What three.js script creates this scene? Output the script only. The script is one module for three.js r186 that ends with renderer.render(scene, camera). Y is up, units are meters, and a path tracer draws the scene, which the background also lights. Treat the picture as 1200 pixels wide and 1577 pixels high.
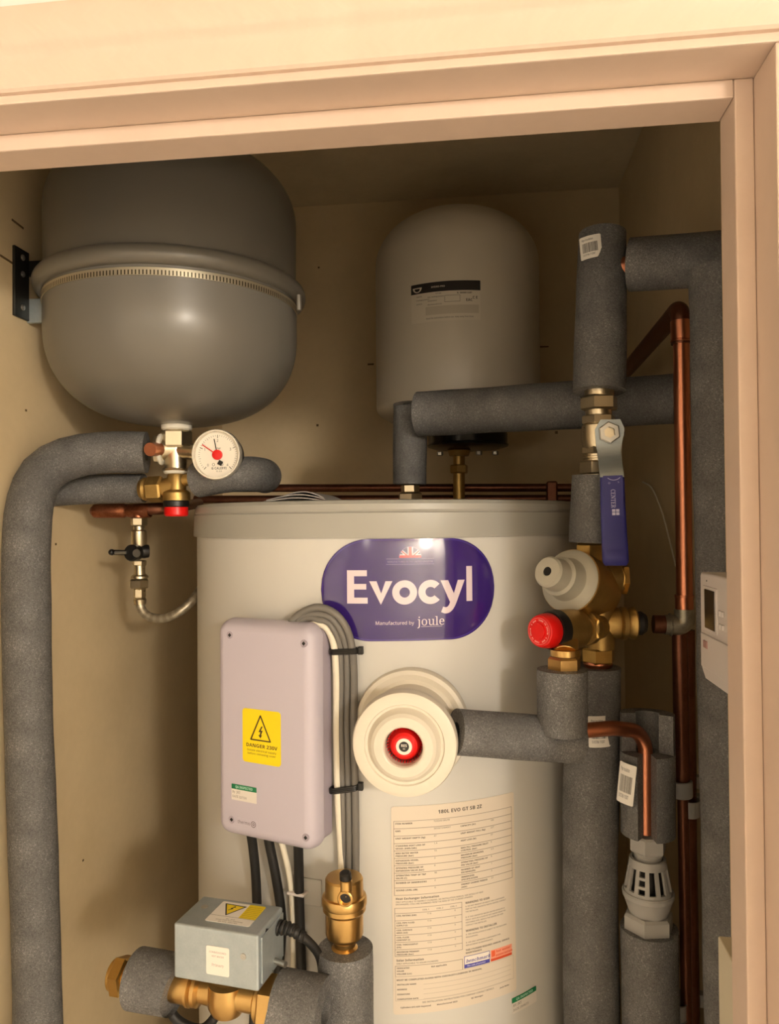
import * as THREE from 'three';
import { RoundedBoxGeometry } from 'three/addons/geometries/RoundedBoxGeometry.js';
import { mergeGeometries, toCreasedNormals } from 'three/addons/utils/BufferGeometryUtils.js';

// ---------------------------------------------------------------- camera, light, exposure
const W = 1200, H = 1577, FOC = 1185, EYE = 1.65, RAD = Math.PI / 180;
const scene = new THREE.Scene();
scene.background = new THREE.Color(0x000000);
const camera = new THREE.PerspectiveCamera(2 * Math.atan(H / 2 / FOC) / RAD, W / H, 0.02, 20);
camera.rotation.set(0.8 * RAD, 7.2 * RAD, -0.45 * RAD, 'YXZ');
camera.position.set(0, EYE, 0);
camera.updateMatrixWorld(true);
const renderer = new THREE.WebGLRenderer({ antialias: true });
renderer.toneMapping = THREE.LinearToneMapping;
renderer.toneMappingExposure = 0.69;
renderer.shadowMap.enabled = true;
renderer.shadowMap.type = THREE.PCFSoftShadowMap;
const LAMP = new THREE.Vector3(1.75, 2.22, 2.45), LAMP_POWER = 18, LAMP_COLOR = new THREE.Color(1, 0.92, 0.81);

// ---------------------------------------------------------------- helpers: points, names, geometry
const creased = (g, a) => toCreasedNormals(g.scale(500, 500, 500), a).scale(0.002, 0.002, 0.002);   // small parts: the library joins corners nearer than a hundredth
const V = (x, y, z) => new THREE.Vector3(x, y, z);
const ray = (px, py) => V((px - W / 2) / FOC, -(py - H / 2) / FOC, -1).applyQuaternion(camera.quaternion);
const at = (px, py, z) => { const d = ray(px, py); return d.multiplyScalar(z / d.z).add(camera.position); };       // where a sight line meets the plane z
const atX = (px, py, x) => { const d = ray(px, py); return d.multiplyScalar(x / d.x).add(camera.position); };
const LAMP2 = new THREE.Vector3(-0.4, 2.2, 2.5), LAMP2_POWER = 1.0;
const foot = (px, z) => { const p = at(px, 1640, z); return [p, V(p.x, p.y * 0.5, p.z), V(p.x, 0.004, p.z)]; };   // a run that goes on straight down to the floor
const CX = -0.147, CZ = -1.136, CR = 0.275;                                                                      // axis and radius of the cylinder
function atCyl(px, py, r = CR) {
  const d = ray(px, py), a = d.x * d.x + d.z * d.z, b = -(d.x * CX + d.z * CZ), c = CX * CX + CZ * CZ - r * r;
  return d.multiplyScalar((-b - Math.sqrt(Math.max(0, b * b - a * c))) / a).add(camera.position);
}
const phiOf = (p) => Math.atan2(p.x - CX, p.z - CZ);
let seed = 12345;
const rnd = () => { seed = (seed * 1664525 + 1013904223) >>> 0; return seed / 4294967296; };

const used = {};
function numbered(name) { const n = used[name] = (used[name] ?? -1) + 1; return n ? `${name}_${String(n).padStart(3, '0')}` : name; }
function tag(o, label, category, group) { o.userData.label = label; o.userData.category = category; if (group) o.userData.group = group; return o; }
function thing(name, label, category, base, turn = 0, group) {
  const o = new THREE.Group(); o.name = numbered(name); o.position.copy(base); o.rotation.y = turn; scene.add(o); o.updateMatrixWorld(true);
  return tag(o, label, category, group);
}
// a part; geometry is given in world coordinates unless local is set
function part(name, geo, mat, parent, { local = false, label } = {}) {
  const g = Array.isArray(geo) ? join(geo) : geo;
  if (!local) g.applyMatrix4(parent.matrixWorld.clone().invert());
  const m = new THREE.Mesh(g, mat); m.name = name; m.castShadow = m.receiveShadow = true;
  if (label) m.userData.label = label;
  parent.add(m); m.updateMatrixWorld(true);
  return m;
}
function solo(name, geo, mat, label, category, group) {   // a thing that is one mesh, its origin at its centre's foot
  const g = Array.isArray(geo) ? join(geo) : geo;
  g.computeBoundingBox(); const b = g.boundingBox, c = b.getCenter(V(0, 0, 0)); c.y = b.min.y; g.translate(-c.x, -c.y, -c.z);
  const m = new THREE.Mesh(g, mat); m.name = numbered(name); m.position.copy(c); m.castShadow = m.receiveShadow = true; scene.add(m); m.updateMatrixWorld(true);
  return tag(m, label, category, group);
}
function struct(name, geo, mat, parent = scene) {
  const m = new THREE.Mesh(Array.isArray(geo) ? join(geo) : geo, mat); m.name = name; m.castShadow = m.receiveShadow = true; parent.add(m);
  if (parent === scene) m.userData.kind = 'structure';
  return m;
}
function join(list) {
  const l = list.map((g) => { const n = g.index ? g.toNonIndexed() : g; for (const k of Object.keys(n.attributes)) if (!['position', 'normal', 'uv'].includes(k)) n.deleteAttribute(k); return n; });
  return l.length === 1 ? l[0] : mergeGeometries(l);
}
function build(pos, uv, idx, crease) {
  const g = new THREE.BufferGeometry();
  g.setAttribute('position', new THREE.Float32BufferAttribute(pos, 3)); g.setAttribute('uv', new THREE.Float32BufferAttribute(uv, 2)); g.setIndex(idx);
  g.computeVertexNormals();
  return crease ? creased(g, crease * RAD) : g;
}
// box with small rounded edges between two corners, uv in metres
function block(x0, y0, z0, x1, y1, z1, r = 0.001) {
  const g = new RoundedBoxGeometry(Math.abs(x1 - x0), Math.abs(y1 - y0), Math.abs(z1 - z0), 2, r).translate((x0 + x1) / 2, (y0 + y1) / 2, (z0 + z1) / 2);
  return metric(g);
}
function metric(g0) {   // uv in metres by the dominant side of the normal
  const g = g0.index ? g0.toNonIndexed() : g0, p = g.attributes.position, n = g.attributes.normal, u = new Float32Array(p.count * 2);
  for (let i = 0; i < p.count; i++) {
    const a = Math.abs(n.getX(i)), b = Math.abs(n.getY(i)), c = Math.abs(n.getZ(i));
    if (a > b && a > c) { u[2 * i] = p.getZ(i); u[2 * i + 1] = p.getY(i); } else if (b > c) { u[2 * i] = p.getX(i); u[2 * i + 1] = p.getZ(i); } else { u[2 * i] = p.getX(i); u[2 * i + 1] = p.getY(i); }
  }
  g.setAttribute('uv', new THREE.BufferAttribute(u, 2));
  return g;
}
const rbox = (w, h, d, r = 0.002) => metric(new RoundedBoxGeometry(w, h, d, 3, r));
const toDir = (dir) => new THREE.Quaternion().setFromUnitVectors(V(0, 1, 0), dir.clone().normalize());
// solid of revolution: profile of [radius, height] along dir from p
function lathe(p, dir, profile, seg = 40, { crease = 30, spin = 0 } = {}) {
  const pts = profile.map(([r, h]) => new THREE.Vector2(Math.max(r, 1e-5), h));
  let g = new THREE.LatheGeometry(pts, seg), rm = Math.max(...profile.map((q) => q[0])), len = 0; const acc = [0];
  for (let i = 1; i < profile.length; i++) acc.push(len += Math.hypot(profile[i][0] - profile[i - 1][0], profile[i][1] - profile[i - 1][1]));
  const uv = g.attributes.uv, np = profile.length;
  for (let i = 0; i < uv.count; i++) uv.setXY(i, uv.getX(i) * 6.2832 * rm, acc[i % np]);
  g = creased(g, crease * RAD);
  if (spin) g.rotateY(spin);
  return g.applyQuaternion(toDir(dir)).translate(p.x, p.y, p.z);
}
const rod = (a, b, r, seg = 28, e = 0.0006) => { const d = b.clone().sub(a), L = d.length(); return lathe(a, d, [[0, 0], [r - e, 0], [r, e], [r, L - e], [r - e, L], [0, L]], seg); };
// hexagonal nut; r is the radius to the corners
function hex(p, dir, len, r, spin = 0.4, hole = 0) {
  const c = len * 0.12;
  return lathe(p, dir, [[hole, 0], [r * 0.9, 0], [r, c], [r, len - c], [r * 0.9, len], [hole, len]], 6, { crease: 15, spin });
}
// points of a polyline whose corners are rounded with radius br
function fillet(pts, br, step = 8) {
  const out = [pts[0].clone()];
  for (let i = 1; i < pts.length - 1; i++) {
    const a = pts[i - 1].clone().sub(pts[i]), b = pts[i + 1].clone().sub(pts[i]), la = a.length(), lb = b.length(); a.normalize(); b.normalize();
    const ang = a.angleTo(b), d = Math.min(br / Math.tan(ang / 2), la * 0.48, lb * 0.48), s = pts[i].clone().addScaledVector(a, d), e = pts[i].clone().addScaledVector(b, d);
    const rr = d * Math.tan(ang / 2), c = pts[i].clone().addScaledVector(a.clone().add(b).normalize(), rr / Math.sin(ang / 2));
    const u = s.clone().sub(c), w = e.clone().sub(c), th = u.angleTo(w);
    for (let k = 0; k <= step; k++) {
      const t = k / step, q = th < 1e-3 ? s.clone() : u.clone().multiplyScalar(Math.sin((1 - t) * th) / Math.sin(th)).addScaledVector(w, Math.sin(t * th) / Math.sin(th)).add(c);
      out.push(q);
    }
  }
  out.push(pts[pts.length - 1].clone());
  return out;
}
const spline = (pts, n = 60) => new THREE.CatmullRomCurve3(pts, false, 'centripetal').getSpacedPoints(n);
// tube along dense points: outer radius r (number or function of arc length), bore ri, slit = half angle left open about the direction open
function sweep(pts, r, { ri = 0, seg = 26, slit = 0, open = null, bore = 0.02, skewA = 0, skewB = 0, flat = 1 } = {}) {
  const n = pts.length, T = [], N = [], B = [], S = [0], rf = typeof r === 'function' ? r : () => r;
  for (let i = 0; i < n; i++) { T.push(pts[Math.min(n - 1, i + 1)].clone().sub(pts[Math.max(0, i - 1)]).normalize()); if (i) S.push(S[i - 1] + pts[i].distanceTo(pts[i - 1])); }
  let nv = open ? open.clone() : (Math.abs(T[0].y) < 0.8 ? V(0, 1, 0) : V(0, 0, 1));
  for (let i = 0; i < n; i++) { nv = nv.clone().addScaledVector(T[i], -nv.dot(T[i])).normalize(); N.push(nv); B.push(T[i].clone().cross(nv)); }
  const pos = [], uv = [], idx = [], a0 = slit, a1 = 2 * Math.PI - slit;
  const P = (i, k, rad, push = 0) => {
    const a = a0 + (a1 - a0) * k / seg, c = Math.cos(a), s = Math.sin(a);
    return pts[i].clone().addScaledVector(N[i], c * rad * flat).addScaledVector(B[i], s * rad).addScaledVector(T[i], push * c * rad);
  };
  const ring = (i, rad, u, v, push = 0) => { const st = pos.length / 3; for (let k = 0; k <= seg; k++) { const q = P(i, k, rad, push); pos.push(q.x, q.y, q.z); uv.push((a0 + (a1 - a0) * k / seg) * u, v); } return st; };
  const skin = (A, Bq, flip) => { for (let k = 0; k < seg; k++) { const a = A + k, b = A + k + 1, c = Bq + k, d = Bq + k + 1; flip ? idx.push(a, b, c, b, d, c) : idx.push(a, c, b, b, c, d); } };
  const r0 = rf(0), push = (i) => (i === 0 ? skewA : i === n - 1 ? skewB : 0);
  let prev = null;
  for (let i = 0; i < n; i++) { const cur = ring(i, rf(S[i]), r0, S[i], push(i)); if (prev !== null) skin(prev, cur, true); prev = cur; }
  const full = slit > 0, inner = [];
  for (const [i, sgn] of [[0, 1], [n - 1, -1]]) {
    const R = rf(S[i]), A = ring(i, R, R, 0, push(i)), C = ring(i, Math.max(ri, 1e-5), R, R - ri, push(i)); skin(A, C, sgn < 0);
    if (ri && !full) { const D = ring(i, ri, R, 0.5, push(i)), sh = pos.length / 3; ring(i, ri, R, 0.5 + bore, push(i)); for (let q = sh; q < pos.length / 3; q++) { pos[q * 3] += T[i].x * bore * sgn; pos[q * 3 + 1] += T[i].y * bore * sgn; pos[q * 3 + 2] += T[i].z * bore * sgn; } skin(D, sh, sgn < 0); }
  }
  if (full) {
    prev = null; for (let i = 0; i < n; i++) { const cur = ring(i, ri, r0, S[i], push(i)); inner.push(cur); if (prev !== null) skin(prev, cur, false); prev = cur; }
    for (const k of [0, seg]) { let pr = null; for (let i = 0; i < n; i++) { const st = pos.length / 3; for (const rad of [rf(S[i]), ri]) { const q = P(i, k, rad, push(i)); pos.push(q.x, q.y, q.z); uv.push(rad, S[i]); } if (pr !== null) k ? idx.push(pr, pr + 1, st, pr + 1, st + 1, st) : idx.push(pr, st, pr + 1, pr + 1, st, st + 1); pr = st; } }
  }
  return build(pos, uv, idx, 40);
}
// thin plate facing +z, corners rounded, bent about the vertical axis with radius bend; uv 0..1
function plate(w, h, cr, th, bend = 0, { nx = 28, dome = 0, bendX = 0 } = {}) {
  const pos = [], uv = [], idx = [], ny = 8, xs = [];
  const half = (x) => { const e = Math.abs(x) - (w / 2 - cr); return h / 2 - (e > 0 ? cr - Math.sqrt(Math.max(0, cr * cr - e * e)) : 0); };
  for (let i = 0; i <= nx; i++) { const t = i / nx; let x = (t - 0.5) * w; xs.push(x); }
  if (cr > 0) { for (let k = 1; k < 8; k++) { const q = cr * (1 - Math.cos(k / 8 * Math.PI / 2)); xs.push(-w / 2 + q, w / 2 - q); } xs.sort((a, b) => a - b); }
  const map = (x, y, z) => { if (bend) { const a = x / bend; return [(bend + z) * Math.sin(a), y, (bend + z) * Math.cos(a) - bend]; } if (bendX) { const a = y / bendX; return [x, (bendX + z) * Math.sin(a), (bendX + z) * Math.cos(a) - bendX]; } return [x, y, z]; };
  const rows = [];
  for (const x of xs) {
    const col = [], hy = half(x);
    for (let j = 0; j <= ny; j++) {
      const y = (j / ny * 2 - 1) * hy, e = Math.min(hy - Math.abs(y), w / 2 - Math.abs(x)), z = th - (dome ? dome * (1 - Math.min(1, e / (dome * 4))) ** 2 : 0);
      col.push(pos.length / 3); pos.push(...map(x, y, z)); uv.push(x / w + 0.5, y / h + 0.5);
    }
    rows.push(col);
  }
  for (let i = 0; i < rows.length - 1; i++) for (let j = 0; j < ny; j++) { const [a, b, c, d] = [rows[i][j], rows[i + 1][j], rows[i][j + 1], rows[i + 1][j + 1]]; idx.push(a, b, c, b, d, c); }
  const edge = [...rows.map((c) => c[0]), ...rows[rows.length - 1].slice(1), ...rows.map((c) => c[ny]).reverse().slice(1), ...rows[0].slice(0, ny).reverse()];
  const base = pos.length / 3;
  for (const e of edge) { const x = (uv[2 * e] - 0.5) * w, y = (uv[2 * e + 1] - 0.5) * h; pos.push(pos[3 * e], pos[3 * e + 1], pos[3 * e + 2], ...map(x, y, 0)); uv.push(uv[2 * e], uv[2 * e + 1], uv[2 * e], uv[2 * e + 1]); }
  for (let k = 0; k < edge.length - 1; k++) { const a = base + 2 * k; idx.push(a, a + 1, a + 2, a + 1, a + 3, a + 2); }
  return build(pos, uv, idx, 40);
}
function place(g, p, turn = 0, tilt = 0, roll = 0) { if (roll) g.rotateZ(roll); if (tilt) g.rotateX(tilt); return g.rotateY(turn).translate(p.x, p.y, p.z); }
function shapeRR(w, h, r) {
  const s = new THREE.Shape(), x = -w / 2, y = -h / 2;
  s.moveTo(x + r, y); s.lineTo(x + w - r, y); s.absarc(x + w - r, y + r, r, -Math.PI / 2, 0); s.lineTo(x + w, y + h - r); s.absarc(x + w - r, y + h - r, r, 0, Math.PI / 2);
  s.lineTo(x + r, y + h); s.absarc(x + r, y + h - r, r, Math.PI / 2, Math.PI); s.lineTo(x, y + r); s.absarc(x + r, y + r, r, Math.PI, Math.PI * 1.5);
  return s;
}

// ---------------------------------------------------------------- textures and materials
function noiseField(n, blurs) {   // tileable noise, blurs = [[radius, weight], ...], about 0 mean and unit spread
  const sum = new Float32Array(n * n);
  for (const [rad, wt] of blurs) {
    let a = new Float32Array(n * n); for (let i = 0; i < n * n; i++) a[i] = rnd() - 0.5;
    for (let pass = 0; pass < (rad ? 2 : 0); pass++) for (const horiz of [true, false]) {
      const b = new Float32Array(n * n);
      for (let y = 0; y < n; y++) { let s = 0; const g = (k) => (horiz ? a[y * n + ((k + n) % n)] : a[((k + n) % n) * n + y]); for (let k = -rad; k <= rad; k++) s += g(k); for (let x = 0; x < n; x++) { b[horiz ? y * n + x : x * n + y] = s / (2 * rad + 1); s += g(x + rad + 1) - g(x - rad); } }
      a = b;
    }
    let v = 0; for (const q of a) v += q * q; v = Math.sqrt(v / (n * n)) || 1;
    for (let i = 0; i < n * n; i++) sum[i] += a[i] / v * wt;
  }
  return sum;
}
function fieldTex(f, n, fn, size, srgb) {
  const d = new Uint8Array(n * n * 4);
  for (let i = 0; i < n * n; i++) { const c = fn(f[i], i); d[4 * i] = c[0]; d[4 * i + 1] = c[1]; d[4 * i + 2] = c[2]; d[4 * i + 3] = 255; }
  const t = new THREE.DataTexture(d, n, n); t.wrapS = t.wrapT = THREE.RepeatWrapping; t.magFilter = THREE.LinearFilter; t.minFilter = THREE.LinearMipmapLinearFilter; t.generateMipmaps = true;
  t.repeat.set(1 / size, 1 / size); if (srgb) t.colorSpace = THREE.SRGBColorSpace; t.needsUpdate = true;
  return t;
}
const cl = (v) => Math.max(0, Math.min(255, v));
const fFoam = noiseField(512, [[0, 0.35], [1, 0.75], [3, 0.3], [28, 0.3]]);
const foamSpeck = fieldTex(fFoam, 512, (v) => { const s = 102 + v * 7 + Math.max(0, v - 1.2) * 22; return [cl(s), cl(s * 0.99), cl(s * 0.98)]; }, 0.12, true);
const foamBump = fieldTex(fFoam, 512, (v) => { const s = cl(128 + v * 40); return [s, s, s]; }, 0.12);
const foamRough = fieldTex(fFoam, 512, (v) => { const s = cl(150 - v * 34); return [s, s, s]; }, 0.12);
const fWall = noiseField(512, [[2, 0.3], [12, 0.6], [60, 0.6]]);
const wallCol = (r, g, b, a) => fieldTex(fWall, 512, (v) => [cl(r + v * a), cl(g + v * a), cl(b + v * a)], 0.8, true);
const wallBump = fieldTex(fWall, 512, (v) => { const s = cl(128 + v * 40); return [s, s, s]; }, 0.8);
const fMetal = noiseField(256, [[1, 0.5], [6, 0.6], [20, 0.6]]);
const metalRough = (lo, k) => fieldTex(fMetal, 256, (v) => { const s = cl(lo + v * k); return [s, s, s]; }, 0.12);
const metalCol = (r, g, b, a) => fieldTex(fMetal, 256, (v) => [cl(r + v * a), cl(g + v * a * 0.9), cl(b + v * a * 0.8)], 0.12, true);
const std = (o) => new THREE.MeshPhysicalMaterial(o);
const M = {
  wall: std({ map: wallCol(222, 200, 160, 2), roughness: 0.75, bumpMap: wallBump, bumpScale: 0.0006 }),
  ceiling: std({ map: wallCol(222, 205, 172, 3), roughness: 0.85 }),
  hall: std({ color: 0xf2eee8, roughness: 0.8 }),
  carpet: std({ color: 0xe2dcd3, roughness: 1 }),
  trim: std({ map: wallCol(228, 203, 184, 1.5), roughness: 0.35, bumpMap: wallBump, bumpScale: 0.0005, specularIntensity: 0.7 }),
  foam: std({ map: foamSpeck, bumpMap: foamBump, bumpScale: 0.0005, roughnessMap: foamRough, roughness: 1, specularIntensity: 0.7 }),
  white: std({ color: 0xd0cdc6, roughness: 0.32, specularIntensity: 0.8 }),
  lid: std({ color: 0xa5a39b, roughness: 0.38 }),
  vessel: std({ color: 0x6f6b63, roughness: 0.36, clearcoat: 0.25, clearcoatRoughness: 0.22 }),
  vesselWhite: std({ color: 0xcfc6b6, roughness: 0.4, clearcoat: 0.2, clearcoatRoughness: 0.25 }),
  strap: null,
  steel: std({ color: 0xb8b6b0, metalness: 0.9, roughness: 0.32 }),
  zinc: std({ map: metalCol(172, 182, 186, 2.5), metalness: 0.55, roughness: 0.42 }),
  darkZinc: std({ color: 0x3a3a36, metalness: 0.7, roughness: 0.4 }),
  copper: std({ map: metalCol(200, 132, 102, 1.5), metalness: 1, roughnessMap: metalRough(84, 3), roughness: 1 }),
  copperDull: std({ map: metalCol(118, 76, 58, 4), metalness: 0.9, roughnessMap: metalRough(108, 5), roughness: 1 }),
  copperTee: std({ map: metalCol(150, 92, 64, 9), metalness: 0.9, roughnessMap: metalRough(100, 6), roughness: 1 }),
  solder: std({ map: metalCol(160, 154, 138, 8), metalness: 0.8, roughness: 0.42 }),
  brass: std({ map: metalCol(200, 164, 96, 1.5), metalness: 1, roughnessMap: metalRough(80, 3), roughness: 1 }),
  brassDull: std({ map: metalCol(178, 148, 90, 2.5), metalness: 0.9, roughnessMap: metalRough(108, 4), roughness: 1 }),
  brassBright: std({ map: metalCol(198, 162, 102, 0.8), metalness: 1, roughness: 0.3 }),
  nickel: std({ map: metalCol(202, 190, 164, 1.5), metalness: 1, roughnessMap: metalRough(76, 3), roughness: 1 }),
  ptfe: std({ color: 0xe4dfd0, roughness: 0.7 }),
  black: std({ color: 0x141312, roughness: 0.4 }),
  rubber: std({ color: 0x1b1a19, roughness: 0.55 }),
  red: std({ color: 0xe01210, roughness: 0.36 }),
  plug: std({ color: 0x6a5334, roughness: 0.9 }),
  greyPlastic: std({ color: 0xa8a6a2, roughness: 0.45 }),
  palePlastic: std({ color: 0xb9b5a6, roughness: 0.42 }),
  capWhite: std({ color: 0xdfd6c5, roughness: 0.42 }),
  box: std({ color: 0xc0b8c4, roughness: 0.38 }),
  boxBack: std({ color: 0xaaa0ac, roughness: 0.5 }),
  plasticWhite: std({ color: 0xded6d2, roughness: 0.35 }),
  screen: std({ color: 0x39322a, roughness: 0.15 }),
  blue: std({ color: 0x252474, roughness: 0.45 }),
  cableGrey: std({ color: 0x716d67, roughness: 0.5 }),
  cableWhite: std({ color: 0xe8e0cc, roughness: 0.5 }),
  paper: std({ color: 0xb9b2ac, roughness: 0.8 }),
  glowDim: std({ color: 0xfff0dc, emissive: LAMP_COLOR, emissiveIntensity: 0.7, roughness: 0.5 }),
  glow: std({ color: 0xfff0dc, emissive: LAMP_COLOR, emissiveIntensity: 4, roughness: 0.5 }),
};
function print(w, h, draw, o = {}) {
  const c = document.createElement('canvas'); c.width = w; c.height = h; const x = c.getContext('2d'); draw(x, w, h);
  const t = new THREE.CanvasTexture(c); t.colorSpace = THREE.SRGBColorSpace; t.anisotropy = 8; t.magFilter = THREE.LinearFilter;
  return std({ map: t, roughness: 0.5, ...o });
}
const text = (x, s, px, py, font, fill, alignTo = 'left') => { x.font = font; x.fillStyle = fill; x.textAlign = alignTo; x.fillText(s, px, py); };
function bolt(x, s) { x.beginPath(); [[6, -34], [-12, 2], [0, 2], [-6, 22], [-14, 20], [0, 40], [10, 18], [3, 21], [14, -8], [2, -8], [14, -34]].forEach(([a, b], i) => (i ? x.lineTo(a * s, b * s) : x.moveTo(a * s, b * s))); x.closePath(); x.fill(); }
function barcode(x, w, h) {
  x.fillStyle = '#f2eee6'; x.fillRect(0, 0, w, h); x.fillStyle = '#3b3733';
  let q = w * 0.14; while (q < w * 0.82) { const b = 2 + Math.floor(rnd() * 4); x.fillRect(q, h * 0.3, b, h * 0.42); q += b + 2 + Math.floor(rnd() * 5); }
  text(x, '5 013766 110387', w * 0.14, h * 0.86, `${h * 0.12}px sans-serif`, '#444'); text(x, 'Pipe insulation', w * 0.12, h * 0.2, `${h * 0.13}px sans-serif`, '#444');
}
const braid = print(128, 128, (x) => { x.fillStyle = '#8f8674'; x.fillRect(0, 0, 128, 128); for (let i = -128; i < 256; i += 16) { x.strokeStyle = '#d8cfba'; x.lineWidth = 5; x.beginPath(); x.moveTo(i, 0); x.lineTo(i + 128, 128); x.stroke(); x.strokeStyle = '#5b5342'; x.lineWidth = 4; x.beginPath(); x.moveTo(i + 128, 0); x.lineTo(i, 128); x.stroke(); } }, { metalness: 0.7, roughness: 0.4 });
braid.map.wrapS = braid.map.wrapT = THREE.RepeatWrapping; braid.map.repeat.set(100, 100);
M.strap = print(64, 64, (x) => { x.fillStyle = '#c9bfa6'; x.fillRect(0, 0, 64, 64); x.fillStyle = '#4b4334'; x.fillRect(14, 12, 24, 40); }, { metalness: 0.75, roughness: 0.35 });
M.strap.map.wrapS = M.strap.map.wrapT = THREE.RepeatWrapping; M.strap.map.repeat.set(1 / 0.0042, 1 / 0.009);

// ---------------------------------------------------------------- the setting
const XR = 0.29, XL = -0.6, ZB = -1.7, YC = 2.37, ZI = -0.643, ZS = -0.607, ZL = -0.564;
const yStop = 1.97, yLin = 1.9845, xStop = 0.189, xLin = 0.2035, xLinL = -0.5585, xStopL = -0.544;
struct('floor', block(-1.5, -0.05, ZB - 0.1, 2.4, 0, 3.3), M.carpet);
struct('ceiling', block(-1.5, YC, ZB - 0.1, 2.4, YC + 0.1, 3.3), M.ceiling);
const wl = struct('wall_left', block(XL - 0.1, 0, ZB - 0.1, XL, YC, ZI), M.wall);
const wb = struct('wall_back', block(XL - 0.1, 0, ZB - 0.1, XR + 0.1, YC, ZB), M.wall);
struct('wall_right', [block(XR, 0, ZB, XR + 0.1, YC, -0.78), block(0.229, 0, -0.78, XR + 0.1, YC, ZI)], M.wall);
struct('wall_front', [block(-1.45, 0, ZI, xLinL - 0.025, YC, ZL), block(xLin + 0.025, 0, ZI, 2.35, YC, ZL), block(xLinL - 0.026, yLin + 0.025, ZI, xLin + 0.026, YC, ZL)], M.hall);
struct('wall_hall_left', block(-1.5, 0, ZI, -1.4, YC, 3.3), M.hall);
struct('wall_hall_right', block(2.3, 0, ZI, 2.4, YC, 3.3), M.hall);
struct('wall_hall_back', block(-1.5, 0, 3.2, 2.4, YC, 3.3), M.hall);
// door lining, stops and architrave
struct('trim_1', block(xLinL - 0.025, yLin, ZI, xLin + 0.025, yLin + 0.025, ZL, 0.0015), M.trim);
struct('trim_2', block(xLin, 0, ZI, xLin + 0.025, yLin, ZL, 0.0015), M.trim);
struct('trim_3', block(xLinL - 0.025, 0, ZI, xLinL, yLin, ZL, 0.0015), M.trim);
struct('trim_4', block(xStopL, yStop, ZI, xStop, yLin, ZS, 0.0015), M.trim);
struct('trim_5', block(xStop, 0, ZI, xLin, yLin, ZS, 0.0015), M.trim);
struct('trim_6', block(xLinL, 0, ZI, xStopL, yLin, ZS, 0.0015), M.trim);
{
  const prof = [[0.007, 0], [0.007, 0.004], [0.009, 0.006], [0.013, 0.0066], [0.03, 0.008], [0.034, 0.0095], [0.037, 0.0125], [0.041, 0.0145], [0.062, 0.016], [0.068, 0.015], [0.07, 0.012], [0.07, 0]];
  const strip = (A, B) => { const pos = [], uv = [], idx = []; let s = 0; prof.forEach(([u, t], i) => { if (i) s += Math.hypot(u - prof[i - 1][0], t - prof[i - 1][1]); const a = A(u), b = B(u); pos.push(a[0], a[1], ZL + t, b[0], b[1], ZL + t); uv.push(s, 0, s, 2); if (i) { const q = 2 * i; idx.push(q - 2, q - 1, q, q - 1, q + 1, q); } }); return build(pos, uv, idx, 25); };
  struct('trim_7', strip((u) => [xLinL - u, yLin + u], (u) => [xLin + u, yLin + u]), M.trim);
  struct('trim_8', strip((u) => [xLin + u, yLin + u], (u) => [xLin + u, 0]), M.trim);
  struct('trim_9', strip((u) => [xLinL - u, 0], (u) => [xLinL - u, yLin + u]), M.trim);
}
// scratches in the plaster beside the bracket and on the back wall
for (const [a, b, c, d] of [[0, 393, 20, 406], [18, 338, 36, 352]]) { const p = atX(a, b, XL), q = atX(c, d, XL); const m = p.clone().add(q).multiplyScalar(0.5); struct('crack', rbox(0.0012, 0.003, p.distanceTo(q), 0.0005).rotateX(Math.atan2(q.y - p.y, p.z - q.z)).translate(m.x, m.y, m.z), M.plug, wl); }

for (const [px, py, w, h] of [[489, 655, 0.005, 0.005], [571, 561, 0.014, 0.004], [838, 534, 0.02, 0.003], [857, 666, 0.006, 0.006], [491, 412, 0.004, 0.004]]) { const p = at(px, py, ZB); struct('plug_hole', rbox(w, h, 0.001, 0.0004).translate(p.x, p.y, p.z), M.plug, wb); }
for (const [px, py] of [[40, 632], [86, 838], [128, 1325]]) { const p = atX(px, py, XL); struct('plug_hole', rbox(0.0008, 0.003, 0.004, 0.0003).translate(p.x, p.y, p.z), M.plug, wl); }

// ---------------------------------------------------------------- the lamps of the hall
function lamp(p, power, r, label) {
  const t = thing('pendant_lamp', label, 'lamp', V(p.x, YC, p.z));
  part('ceiling_rose', lathe(V(p.x, YC, p.z), V(0, -1, 0), [[0, 0], [0.045, 0], [0.045, 0.012], [0.02, 0.028], [0, 0.028]]), M.plasticWhite, t);
  part('flex', rod(V(p.x, YC - 0.02, p.z), V(p.x, p.y + r * 0.9, p.z), 0.004), M.cableWhite, t);
  part('globe', new THREE.SphereGeometry(r, 32, 24).translate(p.x, p.y, p.z), power > 5 ? M.glow : M.glowDim, t);
  const l = new THREE.PointLight(LAMP_COLOR, power, 0, 2); l.position.set(0, p.y - YC, 0); l.castShadow = true; l.shadow.radius = r / 0.02; l.shadow.bias = -0.001; l.shadow.mapSize.set(2048, 2048); t.add(l);
}
lamp(LAMP, LAMP_POWER, 0.14, 'glowing globe lamp hanging in the hall to the right of the cupboard door');
lamp(LAMP2, LAMP2_POWER, 0.12, 'dimmer globe lamp hanging in the hall by its left wall');

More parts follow.
